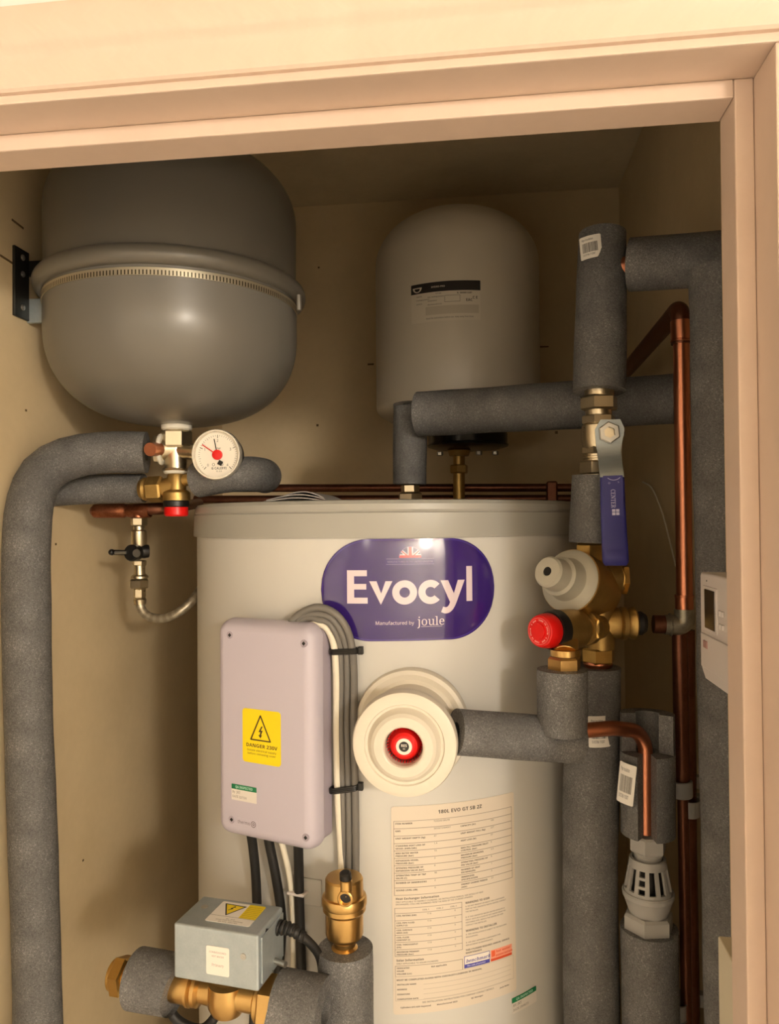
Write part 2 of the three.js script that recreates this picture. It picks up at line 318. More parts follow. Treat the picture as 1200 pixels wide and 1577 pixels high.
// ---------------------------------------------------------------- hot water cylinder
const yTop = at(600, 768.5, CZ + CR).y, yStep = at(600, 787, CZ + CR).y, yLid = at(600, 828.5, CZ + CR).y;
const cyl = thing('hot_water_cylinder', 'tall white hot water cylinder with a grey top band and a purple oval badge', 'water cylinder', V(CX, 0, CZ));
part('body', lathe(V(CX, 0, CZ), V(0, 1, 0), [[0, 0.02], [CR - 0.02, 0.02], [CR, 0.03], [CR, yLid + 0.005]], 128), M.white, cyl);
part('lid', lathe(V(CX, 0, CZ), V(0, 1, 0), [[CR - 0.002, yLid], [CR + 0.004, yLid], [CR + 0.0045, yLid + 0.002], [CR + 0.0035, yStep - 0.002], [CR + 0.0015, yStep], [CR + 0.0025, yStep + 0.002], [CR + 0.002, yTop - 0.005], [CR - 0.001, yTop - 0.001], [CR - 0.006, yTop], [0, yTop]], 128), M.lid, cyl, { label: 'grey plastic top band' });
function onCyl(px, py, w, h, cr, th, opts = {}) { const p = atCyl(px, py), f = phiOf(p); return place(plate(w, h, cr, th, CR, opts), V(CX + Math.sin(f) * (CR + 0.0002), p.y, CZ + Math.cos(f) * (CR + 0.0002)), f, 0, opts.roll || 0); }
const badgePrint = print(1015, 583, (x) => {
  x.fillStyle = '#35206e'; x.fillRect(0, 0, 1015, 583); x.translate(-65, -77);
  x.strokeStyle = '#4a3a96'; x.lineWidth = 5; x.beginPath(); x.roundRect(72, 84, 1001, 569, 283); x.stroke();
  const c = '#dfcfd6'; x.fillStyle = c; x.strokeStyle = c;
  x.fillRect(218, 255, 40, 190); x.fillRect(218, 255, 112, 34); x.fillRect(218, 333, 108, 32); x.fillRect(218, 411, 115, 34);
  x.lineJoin = 'miter'; x.lineWidth = 40; x.lineCap = 'butt';
  x.beginPath(); x.moveTo(342, 318); x.lineTo(383, 318); x.lineTo(408, 388); x.lineTo(432, 318); x.lineTo(471, 318); x.lineTo(406, 452); x.closePath(); x.fill();
  x.beginPath(); x.arc(538, 383, 49, 0, 7); x.stroke();
  x.beginPath(); x.arc(683, 383, 49, -0.72, 0.72, true); x.stroke();
  x.beginPath(); x.moveTo(740, 318); x.lineTo(785, 318); x.lineTo(818, 394); x.lineTo(842, 318); x.lineTo(884, 318); x.lineTo(832, 450); x.quadraticCurveTo(805, 515, 762, 508); x.lineTo(742, 500); x.lineTo(755, 468); x.quadraticCurveTo(780, 482, 792, 452); x.lineTo(795, 444); x.closePath(); x.fill();
  x.fillRect(894, 240, 36, 202);
  text(x, 'Manufactured by', 374, 566, '28px sans-serif', c); text(x, 'joule', 608, 572, '66px serif', c);
  x.fillRect(628, 578, 120, 2);
  // half-round flag emblem
  x.save(); x.beginPath(); x.arc(571, 186, 62, Math.PI, 0); x.closePath(); x.clip(); x.fillStyle = '#2c2468'; x.fillRect(500, 110, 150, 90); x.strokeStyle = '#e8dde4'; x.lineWidth = 16; for (const s of [-1, 1]) { x.beginPath(); x.moveTo(571, 190); x.lineTo(571 + s * 90, 110); x.stroke(); } x.fillStyle = '#e8dde4'; x.fillRect(556, 110, 30, 80); x.fillRect(500, 166, 150, 22); x.strokeStyle = '#d4202c'; x.lineWidth = 6; for (const s of [-1, 1]) { x.beginPath(); x.moveTo(571, 190); x.lineTo(571 + s * 90, 110); x.stroke(); } x.fillStyle = '#d4202c'; x.fillRect(562, 110, 18, 80); x.fillRect(500, 172, 150, 16); x.restore();
  x.strokeStyle = '#a79fc4'; x.lineWidth = 2; x.beginPath(); x.arc(571, 186, 62, Math.PI, 0); x.stroke(); x.fillStyle = '#a79fc4'; x.fillRect(437, 191, 268, 2); x.fillRect(437, 222, 268, 2);
  text(x, 'MANUFACTURED IN THE UNITED KINGDOM', 571, 213, '13px sans-serif', '#a79fc4', 'center');
}, { roughness: 0.12, clearcoat: 1, clearcoatRoughness: 0.04 });
part('badge', onCyl(632.5, 908, 0.2055, 0.1155, 0.0565, 0.0025, { dome: 0.0016, nx: 60 }), badgePrint, cyl, { label: 'purple oval badge with the word Evocyl in white' });
const sheetPrint = print(760, 1290, (x) => {
  x.fillStyle = '#ddd0be'; x.fillRect(0, 0, 760, 1290); const k = '#3c332c', f = (s, b) => `${b ? 'bold ' : ''}${s}px sans-serif`;
  text(x, '180L EVO GT SB 2Z', 400, 58, f(31, 1), k, 'center'); x.strokeStyle = '#7d7166'; x.lineWidth = 2.5;
  const L = ['ITEM NUMBER', 'GMS', 'UNIT WEIGHT EMPTY (kg)', 'STANDING HEAT LOSS OF|VESSEL (kWh/24h)', 'MAX RATED WATER|PRESSURE (bar)', 'EXPANSION VESSEL|PRESSURE (bar)', 'OPENING PRESSURE OF|EXPANSION VALVE (bar)', 'OPERATING TEMP OF T&P|VALVE (C)', 'NUMBER OF IMMERSIONS', 'SOUND LEVEL (dB)'];
  const Rr = ['', 'CAPACITY (ltr)', 'UNIT WEIGHT FULL (kg)', 'HEAT LOSS (W)', 'MAX FILL PRESSURE INLET|CONTROL (bar)', 'MAXIMUM WORKING|PRESSURE (bar)', 'OPERATING PRESSURE OF|PRV VALVE (bar)', 'NUMBER OF HEAT|EXCHANGERS', 'IMMERSION|SPECIFICATION', 'ENERGY CHARGE PERIOD|(min)'];
  const V1 = ['TCEGV0180LFB', '5055072384041', '47', '1.4', '10', '3', '6', '90', '2', '0'], V2 = ['', '180', '227', '57', '6', '3.5', '8', '1', '3', '27'];
  for (let i = 0; i < 10; i++) { const y = 92 + i * 46; x.strokeRect(14, y, 726, 46); L[i].split('|').forEach((s, j) => text(x, s, 22, y + 20 + j * 17, f(14, 1), k)); text(x, V1[i], 240, y + 16, f(14), '#5e5448'); Rr[i].split('|').forEach((s, j) => text(x, s, 398, y + 20 + j * 17, f(14, 1), k)); text(x, V2[i], 590, y + 16, f(14), '#5e5448'); }
  text(x, 'Heat Exchanger Information', 20, 580, f(18, 1), k); text(x, 'ONLY APPLICABLE TO INDIRECT CYLINDERS; SEE INSTALLATION MANUAL FOR DETAILS OF HEAT', 20, 598, f(12), k); text(x, 'EXCHANGERS; COILS ARE NUMBERED FROM THE BASE OF THE CYLINDER UPWARDS', 20, 613, f(12), k);
  x.strokeRect(14, 632, 386, 298); ['COIL 1', 'COIL 2', 'COIL 3'].forEach((s, i) => text(x, s, 170 + i * 80, 654, f(13), k));
  ['COIL RATING (kW)', 'COIL PIPE FLUID|SUPPLY (l)', 'COIL SURFACE|AREA (m2)', 'COIL FLUID|CONTENT (l)', 'COIL THROUGHPUT|(l/h)', 'MAXIMUM PRIMARY|PRESSURE (bar)'].forEach((s, i) => { const y = 664 + i * 45; x.beginPath(); x.moveTo(14, y); x.lineTo(400, y); x.stroke(); s.split('|').forEach((q, j) => text(x, q, 22, y + 19 + j * 16, f(13, 1), k)); ['17.8', '-', '0'].forEach((q, j) => text(x, q, 195 + j * 80, y + 16, f(13), '#5e5448')); });
  text(x, 'WARNING TO USER', 422, 648, f(17, 1), k); ['A. DO NOT REMOVE OR ADJUST ANY COMPONENT', 'PART OF THIS UNVENTED WATER HEATER; CONTACT', 'THE INSTALLER.', '', 'B. IF THIS UNVENTED WATER HEATER DEVELOPS A', 'FAULT, SUCH AS A FLOW OF HOT WATER FROM THE', 'DISCHARGE PIPE, SWITCH THE HEATER OFF AND', 'CONTACT THE INSTALLER.'].forEach((s, i) => text(x, s, 422, 668 + i * 17, f(11.5), k));
  text(x, 'WARNING TO INSTALLER', 422, 824, f(17, 1), k); ['A. THIS INSTALLATION IS SUBJECT TO THE BUILDING', 'REGULATIONS.', '', 'B. USE ONLY APPROVED COMPONENTS FOR', 'REPLACEMENT IN MAINTENANCE.'].forEach((s, i) => text(x, s, 422, 845 + i * 17, f(11.5), k)); text(x, 'THIS CYLINDER REQUIRES ANNUAL SERVICE', 420, 944, f(14, 1), k); text(x, 'MAINTENANCE', 420, 962, f(14, 1), k);
  text(x, 'Solar Information', 20, 962, f(18, 1), k); text(x, 'ONLY APPLICABLE TO SOLAR CYLINDERS', 20, 980, f(13), k); x.strokeRect(14, 990, 386, 66); ['DEDICATED', 'SOLAR', 'VOLUME (Ltr)'].forEach((s, i) => text(x, s, 22, 1008 + i * 18, f(13, 1), k)); text(x, 'Not applicable', 215, 1012, f(13, 1), k);
  x.strokeStyle = '#54509a'; x.lineWidth = 3; x.fillStyle = '#efe6dc'; x.fillRect(412, 978, 160, 72); x.strokeRect(412, 978, 160, 72); text(x, 'benchmark', 420, 1018, 'italic bold 27px serif', '#3d3d94'); x.fillStyle = '#4a4aa4'; x.fillRect(413, 1028, 158, 22); text(x, 'The code of practice', 428, 1044, f(12, 1), '#d8d6ea');
  x.fillStyle = '#ef9f84'; x.fillRect(580, 978, 150, 72); x.fillStyle = '#d8502c'; x.fillRect(580, 1034, 150, 16); x.fillStyle = '#e4623c'; x.fillRect(586, 984, 24, 38); text(x, 'hot water', 616, 1002, f(22, 1), '#d24a2a'); text(x, 'association', 614, 1026, f(22, 1), '#d24a2a');
  x.strokeStyle = '#b5a898'; x.lineWidth = 2; x.strokeRect(14, 1056, 726, 150); text(x, 'MUST BE COMPLETED ALONG WITH CHECKLIST/LOGBOOK IN MANUAL', 20, 1082, f(15, 1), k); ['INSTALLER NAME', 'ADDRESS', 'SIGNATURE', 'COMPLETION DATE'].forEach((s, i) => { text(x, s, 22, 1110 + i * 30, f(13, 1), k); x.beginPath(); x.moveTo(170, 1112 + i * 30); x.lineTo(720, 1112 + i * 30); x.stroke(); });
  text(x, 'SEE INSTALLATION INSTRUCTIONS FOR COMPANY CONTACT DETAILS', 380, 1228, f(14), k, 'center'); ['Cylinders (01) 639 Heywood', 'Manufactured 2023', 'QC Manager'].forEach((s, i) => text(x, s, 40 + i * 205, 1252, f(13, 1), k)); text(x, 'Joule Boiler', 640, 1240, f(12, 1), k);
}, { roughness: 0.45 });
part('data_label', onCyl(706, 1393, 0.153, 0.232, 0.003, 0.0004, { roll: 0.004 }), sheetPrint, cyl, { label: 'cream paper data sheet headed 180L EVO GT SB 2Z' });
const qaPrint = (l1, l2) => print(420, 200, (x) => { x.fillStyle = '#ddd6cd'; x.fillRect(0, 0, 420, 200); x.fillStyle = '#127a4c'; x.fillRect(0, 0, 420, 62); text(x, 'QA INSPECTED', 210, 46, 'bold 42px sans-serif', '#bfe0cf', 'center'); text(x, l1, 14, 112, '40px serif', '#5a544e'); text(x, l2, 14, 168, '38px serif', '#5a544e'); }, { roughness: 0.5 });
part('inspection_sticker', onCyl(808, 1540, 0.040, 0.0185, 0.0006, 0.0004, { roll: 0.03 }), qaPrint('BY: JKT', 'DATE 29/06/23'), cyl, { label: 'small green and white inspection sticker' });

// ---------------------------------------------------------------- control box on the cylinder
{
  const p = atCyl(482, 1122), f = phiOf(p) - 0.15, bw = 0.136, bh = 0.24, q = V(CX + Math.sin(f) * (CR - 0.003), p.y, CZ + Math.cos(f) * (CR - 0.003));
  const t = thing('control_box', 'pale lilac plastic control box with yellow danger label on the cylinder front', 'control box', q, f);
  part('back_box', metric(new THREE.ExtrudeGeometry(shapeRR(bw - 0.004, bh - 0.004, 0.008), { depth: 0.02, bevelEnabled: false, curveSegments: 6 })), M.boxBack, t, { local: true });
  const cover = creased(new THREE.ExtrudeGeometry(shapeRR(bw - 0.026, bh - 0.016, 0.004), { depth: 0.002, bevelEnabled: true, bevelThickness: 0.018, bevelSize: 0.013, bevelSegments: 5, curveSegments: 8 }), 28 * RAD);
  { const a = cover.attributes.position; for (let i = 0; i < a.count; i++) if (a.getZ(i) < 0.001) { const z = a.getZ(i), k = z < 0 ? 1 : 1; a.setXYZ(i, a.getX(i), a.getY(i), z * 0.2 * k); } cover.computeVertexNormals(); }
  const cov = part('cover', metric(creased(cover, 30 * RAD)).translate(0, 0, 0.02), M.box, t, { local: true });
  const zf = 0.02 + 0.02;
  const L = (px, py) => { const o = camera.position, d = ray(px, py), inv = t.matrixWorld.clone().invert(), a = o.clone().applyMatrix4(inv), b = o.clone().add(d).applyMatrix4(inv).sub(a); return a.addScaledVector(b, (zf - a.z) / b.z); };
  for (const [px, py] of [[354, 978], [468, 991], [357, 1262], [471, 1290]]) {
    const c = L(px, py);
    const s = part('screw', lathe(V(0, 0, 0), V(0, 0, 1), [[0, -0.001], [0.0042, -0.001], [0.0042, 0.0004], [0.0036, 0.0008], [0.003, 0.0004], [0, 0.0003]], 24).translate(c.x, c.y, zf), M.boxBack, cov, { local: true });
    part('recess', lathe(V(0, 0, 0), V(0, 0, 1), [[0, 0], [0.0024, 0], [0.0022, 0.0006], [0, 0.0006]], 4).translate(c.x, c.y, zf + 0.0002), M.darkZinc, s, { local: true });
  }
  const warn = print(400, 560, (x) => {
    x.fillStyle = '#f2d60c'; x.fillRect(0, 0, 400, 560); x.strokeStyle = '#3a2414'; x.lineWidth = 13; x.lineJoin = 'round'; x.beginPath(); x.moveTo(190, 62); x.lineTo(292, 318); x.lineTo(88, 318); x.closePath(); x.stroke();
    x.save(); x.translate(190, 228); x.fillStyle = '#3a2414'; bolt(x, 1.7); x.restore();
    text(x, 'DANGER 230V', 200, 396, 'bold 50px sans-serif', '#3a2414', 'center'); text(x, 'Isolate electrical supply', 200, 438, '29px sans-serif', '#3a2414', 'center'); text(x, 'before removing cover', 200, 474, '29px sans-serif', '#3a2414', 'center');
  });
  const c1 = L(403, 1135); part('warning_label', plate(0.0525, 0.0605, 0.004, 0.0003).translate(c1.x, c1.y, zf + 0.0001), warn, cov, { local: true, label: 'yellow warning label reading DANGER 230V' });
  const c2 = L(376, 1222); part('inspection_sticker', plate(0.035, 0.018, 0.0006, 0.0003).translate(c2.x, c2.y, zf + 0.0001), qaPrint('By  JKT', 'DATE 22/7/24'), cov, { local: true, label: 'small green and white inspection sticker' });
  const logo = print(360, 110, (x) => { x.fillStyle = '#c0b8c4'; x.fillRect(0, 0, 360, 110); text(x, 'thermo', 6, 76, '68px sans-serif', '#5c4e52'); x.strokeStyle = '#5c4e52'; x.lineWidth = 9; x.beginPath(); x.arc(290, 54, 40, 0, 7); x.stroke(); x.beginPath(); x.arc(290, 54, 15, 0, 7); x.stroke(); }, { roughness: 0.38 });
  const c3 = L(381, 1268); part('logo', plate(0.028, 0.0086, 0.0005, 0.0002).translate(c3.x, c3.y, zf), logo, cov, { local: true });
  for (const px of [376, 432]) { const c = L(px, 962); part('clip', rbox(0.012, 0.003, 0.006, 0.001).translate(c.x, bh / 2 + 0.0004, 0.018), M.plasticWhite, t, { local: true }); }
}

// ---------------------------------------------------------------- cables
const cable = (pts, r, mat, label, name = 'cable', group) => solo(name, sweep(spline(pts, 70), r, { seg: 14 }), mat, label, 'cable', group);
{
  const A = (px, py, dz = 0) => { const p = atCyl(px, py, CR + 0.009 + dz); return p; };
  const arch = (o, end) => [A(446 + o * 0.62, 975, 0.012), A(450 + o * 0.72, 957, 0.012), A(466 + o * 0.62, 943 + o * 0.4, 0.012), A(490, 935 + o, 0.012), A(514 - o * 0.5, 943 + o * 0.75, 0.011), A(531 - o * 0.75, 962 + o * 0.6, 0.009), A(541 - o * 0.92, 990, 0.004), A(545 - o, 1030), A(545 - o, 1120), A(547 - o, 1215), A(548 - o, 1290), A(547 - o, end, -0.002)];
  cable(arch(0, 1480), 0.0042, M.cableGrey, 'outermost grey cable of the bundle arching over the control box corner');
  cable(arch(10.5, 1480), 0.0034, M.cableGrey, 'grey cable in the middle of the bundle beside the control box');
  cable(arch(19.5, 1480), 0.0034, M.cableGrey, 'innermost grey cable of the bundle, next to the white flex');
  cable([A(470, 985, 0.006), A(476, 966, 0.008), A(490, 960, 0.008), A(504, 968, 0.007), A(514, 990, 0.004), A(518, 1030, 0.001), A(519, 1140, 0), A(521, 1230, 0), A(526, 1330, 0), A(530, 1480, 0)], 0.0042, M.cableWhite, 'white flex running down between the control box and the grey cables');
  const tie = (py, label, tilt) => {
    const a = A(515, py + tilt, 0.001), b = A(546, py, 0.001), m = a.clone().add(b).multiplyScalar(0.5), dx = b.clone().sub(a), n = V(m.x - CX, 0, m.z - CZ).normalize(), half = dx.length() / 2 + 0.0042; dx.normalize();
    const t = thing('cable_tie', label, 'cable tie', m), loop = [];
    for (let k = 0; k <= 48; k++) { const u = k / 48 * 6.2832, c = Math.cos(u), s = Math.sin(u), e = 0.4; loop.push(m.clone().addScaledVector(dx, half * Math.sign(c) * Math.abs(c) ** e).addScaledVector(n, 0.0062 * Math.sign(s) * Math.abs(s) ** 0.7)); }
    const band = []; for (const yy of [-0.002, 0, 0.002]) band.push(sweep(loop.map((q) => q.clone().add(V(0, yy, 0))), 0.0014, { seg: 8 }));
    part('strap', band, M.black, t);
    const h = m.clone().addScaledVector(dx, half + 0.003); part('head', place(rbox(0.006, 0.009, 0.006, 0.001), h, Math.atan2(n.x, n.z)), M.black, t);
  };
  tie(1002, 'black cable tie round the bundle just below its arch', 1); tie(1212, 'black cable tie round the bundle beside the white valve cap', 4);
  const B = (px, py, dz = 0) => atCyl(px, py, CR + 0.006 + dz);
  cable([B(384, 1270, 0.02), B(389, 1300, 0.012), B(394, 1350, 0.006), B(396, 1420), B(394, 1500), B(390, 1590)], 0.0055, M.rubber, 'leftmost of the black cables hanging below the control box');
  cable([B(411, 1275, 0.02), B(415, 1300, 0.012), B(425, 1350, 0.006), B(434, 1420), B(428, 1500), B(412, 1590)], 0.0055, M.rubber, 'middle black cable below the control box, beside the thin white wire');
  cable([B(459, 1285, 0.02), B(460, 1320, 0.01), B(461, 1380, 0.002), B(463, 1450), B(464, 1520), B(455, 1590)], 0.0055, M.rubber, 'rightmost black cable below the control box, held by a white tie');
  cable([B(428, 1280, 0.02), B(436, 1305, 0.01), B(446, 1350, 0.003), B(451, 1400), B(452, 1470), B(450, 1590)], 0.0034, M.cableWhite, 'thin white wire between the black cables below the control box');
  const p = B(463, 1375, 0.001), f = phiOf(p), t = thing('cable_clip', 'white adhesive cable clip with tie on the cylinder below the control box', 'cable clip', p);
  part('base', place(rbox(0.022, 0.03, 0.003, 0.001), V(CX + Math.sin(f + 0.045) * (CR + 0.001), p.y, CZ + Math.cos(f + 0.045) * (CR + 0.001)), f + 0.045), M.white, t);
  part('strap', place(rbox(0.022, 0.0035, 0.015, 0.0015), V(CX + Math.sin(f - 0.012) * (CR + 0.0068), p.y, CZ + Math.cos(f - 0.012) * (CR + 0.0068)), f), M.plasticWhite, t);
}

// ---------------------------------------------------------------- white valve cap with a red knob
{
  const f0 = at(624, 1148, -0.783), p = V(f0.x - 0.001, f0.y, -0.872), Z = V(0, 0, 1), t = thing('valve_cap', 'round white double-disc valve cover with a red knob in its centre', 'valve cover', p);
  part('cover', lathe(p, Z, [[0, 0], [0.0625, 0.0], [0.064, 0.004], [0.064, 0.014], [0.0625, 0.018], [0.058, 0.019], [0.052, 0.0175], [0.048, 0.02], [0.047, 0.058], [0.05, 0.065], [0.0535, 0.07], [0.0545, 0.073], [0.0545, 0.083], [0.053, 0.0875], [0.049, 0.089], [0.0415, 0.0892], [0.0405, 0.0872], [0.038, 0.0868], [0.0335, 0.0945], [0.03, 0.097], [0.022, 0.098], [0.0205, 0.0973], [0.0194, 0.095], [0.0194, 0.07], [0, 0.07]], 96, { crease: 24 }), M.capWhite, t);
  const kn = part('knob', lathe(p.clone().add(V(0, -0.001, 0.069)), Z, [[0, 0], [0.017, 0], [0.0172, 0.004], [0.0162, 0.012], [0.0135, 0.0185], [0.0105, 0.0205], [0, 0.0205]], 48), M.red, t, { label: 'red ribbed knob' });
  const ribs = []; for (let k = 0; k < 36; k++) { const a = k / 36 * 6.2832; ribs.push(rbox(0.0011, 0.0012, 0.015, 0.0004).rotateX(-0.15).translate(0, 0.0167, 0.0085).rotateZ(a).translate(p.x, p.y - 0.001, p.z + 0.069)); }
  part('ribs', ribs, M.red, kn);
  const face = print(128, 128, (x) => { x.fillStyle = '#e8e0d4'; x.fillRect(0, 0, 128, 128); x.fillStyle = '#141414'; x.beginPath(); x.arc(64, 64, 40, 0, 7); x.fill(); text(x, 'RES', 64, 66, 'bold 28px sans-serif', '#e8e0d4', 'center'); text(x, '90', 64, 88, '18px sans-serif', '#e8e0d4', 'center'); });
  part('badge', plate(0.0165, 0.0165, 0.00824, 0.0012).translate(p.x, p.y - 0.001, p.z + 0.0892), face, kn, { label: 'round black and white knob badge' });
}

// ---------------------------------------------------------------- foam pipe insulation
const wob = (r, k) => (s) => r * (1 + 0.012 * Math.sin(s * 23 + k) + 0.008 * Math.sin(s * 61 + 2 * k));
function foam(pts, r, ri, label, o = {}) {
  const dense = (pts.length === 2 ? Array.from({ length: 25 }, (_, i) => pts[0].clone().lerp(pts[1], i / 24)) : spline(pts, 90));
  const t = thing('pipe_insulation', label, 'pipe insulation', dense[dense.length - 1].clone());
  const rr = typeof r === 'function' ? r : () => r, wv = wob(1, pts[0].x * 40);
  part('sleeve', sweep(dense, (q) => rr(q) * wv(q), { ri, seg: 36, ...o }), M.foam, t);
  return t;
}
const barPrint = print(256, 160, barcode), barPrint2 = print(256, 160, barcode);
const sticker = (t, p, w, h, r, turn, mat, roll = 0) => part('barcode_sticker', place(plate(w, h, 0.0015, 0.0004, r, { nx: 12 }), p, turn, 0, roll), mat, t, { label: 'white barcode sticker' });
// left side: large loop from the safety group to the floor, and the one behind
foam([at(226, 697, -1.0), at(160, 697, -0.985), at(108, 705, -0.96), at(68, 727, -0.93), at(48, 768, -0.905), at(41.5, 830, -0.895), at(41, 950, -0.89), at(44, 1100, -0.888), at(51, 1300, -0.886), at(57, 1500, -0.884), ...foot(59, -0.884)], 0.0281, 0.011, 'thick grey foam sleeve bending from below the grey vessel down the left wall');
foam([at(222, 752, -1.025), at(160, 753, -1.02), at(112, 755, -1.01), at(62, 758, -1.0)], 0.0205, 0.009, 'thin grey foam sleeve running behind the big bend to the brass safety valve');
foam([at(305, 739, -0.985), at(345, 732, -0.975), at(382, 730, -0.985), at(404, 732, -1.03), at(408, 735, -1.12)], 0.0236, 0.009, 'short bent grey foam sleeve behind the pressure gauge above the cylinder');
// right side
const xa = -0.94;
const fa = foam([at(928, 360, xa - 0.015), at(923, 603, xa)], (q) => 0.0282 + 0.0032 * Math.min(1, q / 0.2), 0.012, 'grey foam sleeve with torn barcode sticker above the blue-lever valve');
sticker(fa, at(909, 380, xa + 0.013), 0.026, 0.027, 0.0284, -0.4, barPrint, 0.08);
const fb = foam([at(917, 733, xa), at(913, 836, xa)], 0.0278, 0.012, 'short grey foam sleeve behind the blue lever, above the grey valve cap');
foam([at(971, 408, xa), at(1180, 394, xa + 0.05)], 0.0305, 0.012, 'grey foam sleeve running level into the right corner below the ceiling');
const xr = foam([at(1112, 414, -0.845), at(1121, 800, -0.845), ...foot(1139, -0.845)], 0.0335, 0.012, 'long upright grey foam sleeve beside the door jamb behind the wall programmer', { raw: true });
foam([at(645, 638, -1.12), at(1042, 614, -1.035)], 0.0325, 0.012, 'grey foam sleeve running level behind the valves below the white vessel');
foam([at(632, 622, -1.15), at(631, 746, -1.15)], 0.0255, 0.011, 'short upright grey foam sleeve rising from the cylinder top beside the level sleeve', { skewA: 0.35 });
const fe = foam([at(914, 1026, -0.945), at(909, 1300, -0.945), ...foot(912, -0.945)], 0.0325, 0.012, 'long upright grey foam sleeve below the brass valve block beside the cylinder', { raw: true });
sticker(fe, at(924, 1127, -0.945 + 0.0326), 0.026, 0.036, 0.0326, 0.2, barPrint2, 0.02);
foam([at(866, 1031, -0.845), at(866, 1124, -0.845)], 0.0267, 0.01, 'short upright grey foam sleeve under the red-knobbed relief valve', { skewB: 0.12 });
foam([at(702, 1127, -0.812), at(888, 1141, -0.87)], 0.0242, 0.01, 'level grey foam sleeve from the white valve cap to the relief discharge');
// slit sleeve over the discharge pipe: a whole lower length and a peeled-open upper length
{
  const c = (py) => at(997 + (py - 1100) * 0.006, py, -0.915), t = thing('pipe_insulation', 'slit grey foam sleeve peeled open round the bent copper pipe above the tundish', 'pipe insulation', c(1283));
  const lower = [], upper = []; for (let k = 0; k <= 16; k++) { lower.push(c(1157 + k / 16 * 126)); upper.push(c(1098 + k / 16 * 58)); }
  part('sleeve', sweep(lower, wob(0.0305, 3), { ri: 0.0085, seg: 36, slit: 0.34, open: V(-0.22, 0, 1) }), M.foam, t);
  part('flap', sweep(upper, wob(0.0305, 5), { ri: 0.0135, seg: 30, slit: 1.15, open: V(-0.2, 0, 1), skewA: -0.05 }), M.foam, t, { label: 'peeled-open upper end' });
  sticker(t, at(964, 1207, -0.889), 0.021, 0.046, 0.0308, -0.72, barPrint, -0.12);
}
foam([at(1000, 1428, -0.915), ...foot(1003, -0.915)], 0.0315, 0.014, 'upright grey foam sleeve below the slotted tundish', { skewA: 0.0 });

// ---------------------------------------------------------------- copper pipes
const pipe = (pts, r, mat, label, br = 0.03) => solo('copper_pipe', sweep(pts.length > 2 ? fillet(pts, br, 12) : pts, r, { seg: 24 }), mat, label, 'pipe');
const zc = -0.985;
{
  const t = thing('copper_pipe', 'tall bright copper pipe with soldered elbows in the right corner', 'pipe', at(1056, 965, zc));
  const e = at(1048, 474, zc), far = V(e.x + 0.004, e.y - 0.006, -1.69);
  part('upper_run', sweep(fillet([far, V(e.x, e.y, zc), at(1049, 530, zc)], 0.016, 10), 0.0118, { seg: 24 }), M.copperDull, t, { label: 'dull copper run along the wall' });
  part('elbow', [rod(at(1048.5, 494, zc), at(1049, 524, zc), 0.0122), rod(at(1049, 524, zc), at(1049, 527, zc), 0.0127)], M.copper, t);
  part('pipe', sweep([at(1049, 500, zc), at(1055, 945, zc)], 0.0098, { seg: 24 }), M.copper, t);
  part('collar', [lathe(at(1054, 916, zc), V(0, -1, 0), [[0.0095, 0], [0.0112, 0], [0.0116, 0.0015], [0.0112, 0.003], [0.0108, 0.003], [0.0108, 0.024], [0.0095, 0.024]], 28)], M.copper, t);
  part('bend', sweep(fillet([at(1054.5, 938, zc), at(1055, 963, zc), at(1024, 962, zc)], 0.012, 10), 0.0122, { seg: 24 }), M.solder, t, { label: 'soldered elbow, grey with tin' });
  part('stub', rod(at(1032, 962, zc), at(1006, 961, zc), 0.0112), M.copperDull, t);
  part('ring', rod(at(1031, 962, zc), at(1034, 962, zc), 0.0142), M.solder, t);
}
{
  const a = at(1047, 975, -1.005), b = at(1051, 1222, -1.005);
  pipe([a, b], 0.0095, M.copperDull, 'dark copper pipe below the soldered elbow, ending at a grey clip');
  pipe([at(1058, 970, -1.015), at(1061, 1300, -1.015), ...foot(1067, -1.015)], 0.0098, M.copperDull, 'dark copper pipe reaching the floor behind the clipped one');
  pipe([at(1052, 1225, -1.0), ...foot(1059, -1.0)], 0.0068, M.copperDull, 'thinner copper pipe shining below the grey clip beside the tundish');
  for (const [px, py, w, z, label] of [[1050, 1217, 0.02, -0.995, 'upper grey plastic pipe clip on the copper pipes beside the slit sleeve'], [1064, 1247, 0.018, -1.0, 'lower grey plastic pipe clip beside the slit sleeve, against the wall sleeve'], [1046, 1562, 0.014, -0.99, 'small grey plastic pipe clip near the foot of the copper pipes']]) {
    const c = at(px, py, z), t = thing('pipe_clip', label, 'pipe clip', c);
    part('ring', lathe(c.clone().add(V(0, -0.01, -0.008)), V(0, 1, 0), [[0.0118, 0], [w * 0.72, 0], [w * 0.75, 0.001], [w * 0.75, 0.019], [w * 0.72, 0.02], [0.0118, 0.02]], 28), M.greyPlastic, t);
    part('foot', block(c.x - 0.004, c.y - 0.008, c.z - 0.04, XR + 0.001, c.y + 0.008, c.z - 0.028), M.greyPlastic, t);
  }
}
pipe([at(955, 410, xa), at(985, 408, xa + 0.002)], 0.011, M.copper, 'short bare end of copper pipe between two top sleeves');
pipe([at(880, 1127, -0.87), at(945, 1121, -0.885), at(994, 1127, -0.910), at(994, 1283, -0.911)], 0.0083, M.copper, 'bent copper discharge pipe dropping into the slotted tundish', 0.05);
pipe([at(300, 752, -1.5), at(905, 751, -1.5)], 0.0078, M.copperDull, 'upper dark copper pipe running level behind the cylinder top');
pipe([at(300, 769, -1.52), at(905, 768, -1.52)], 0.0078, M.copperDull, 'lower dark copper pipe running level behind the cylinder top');
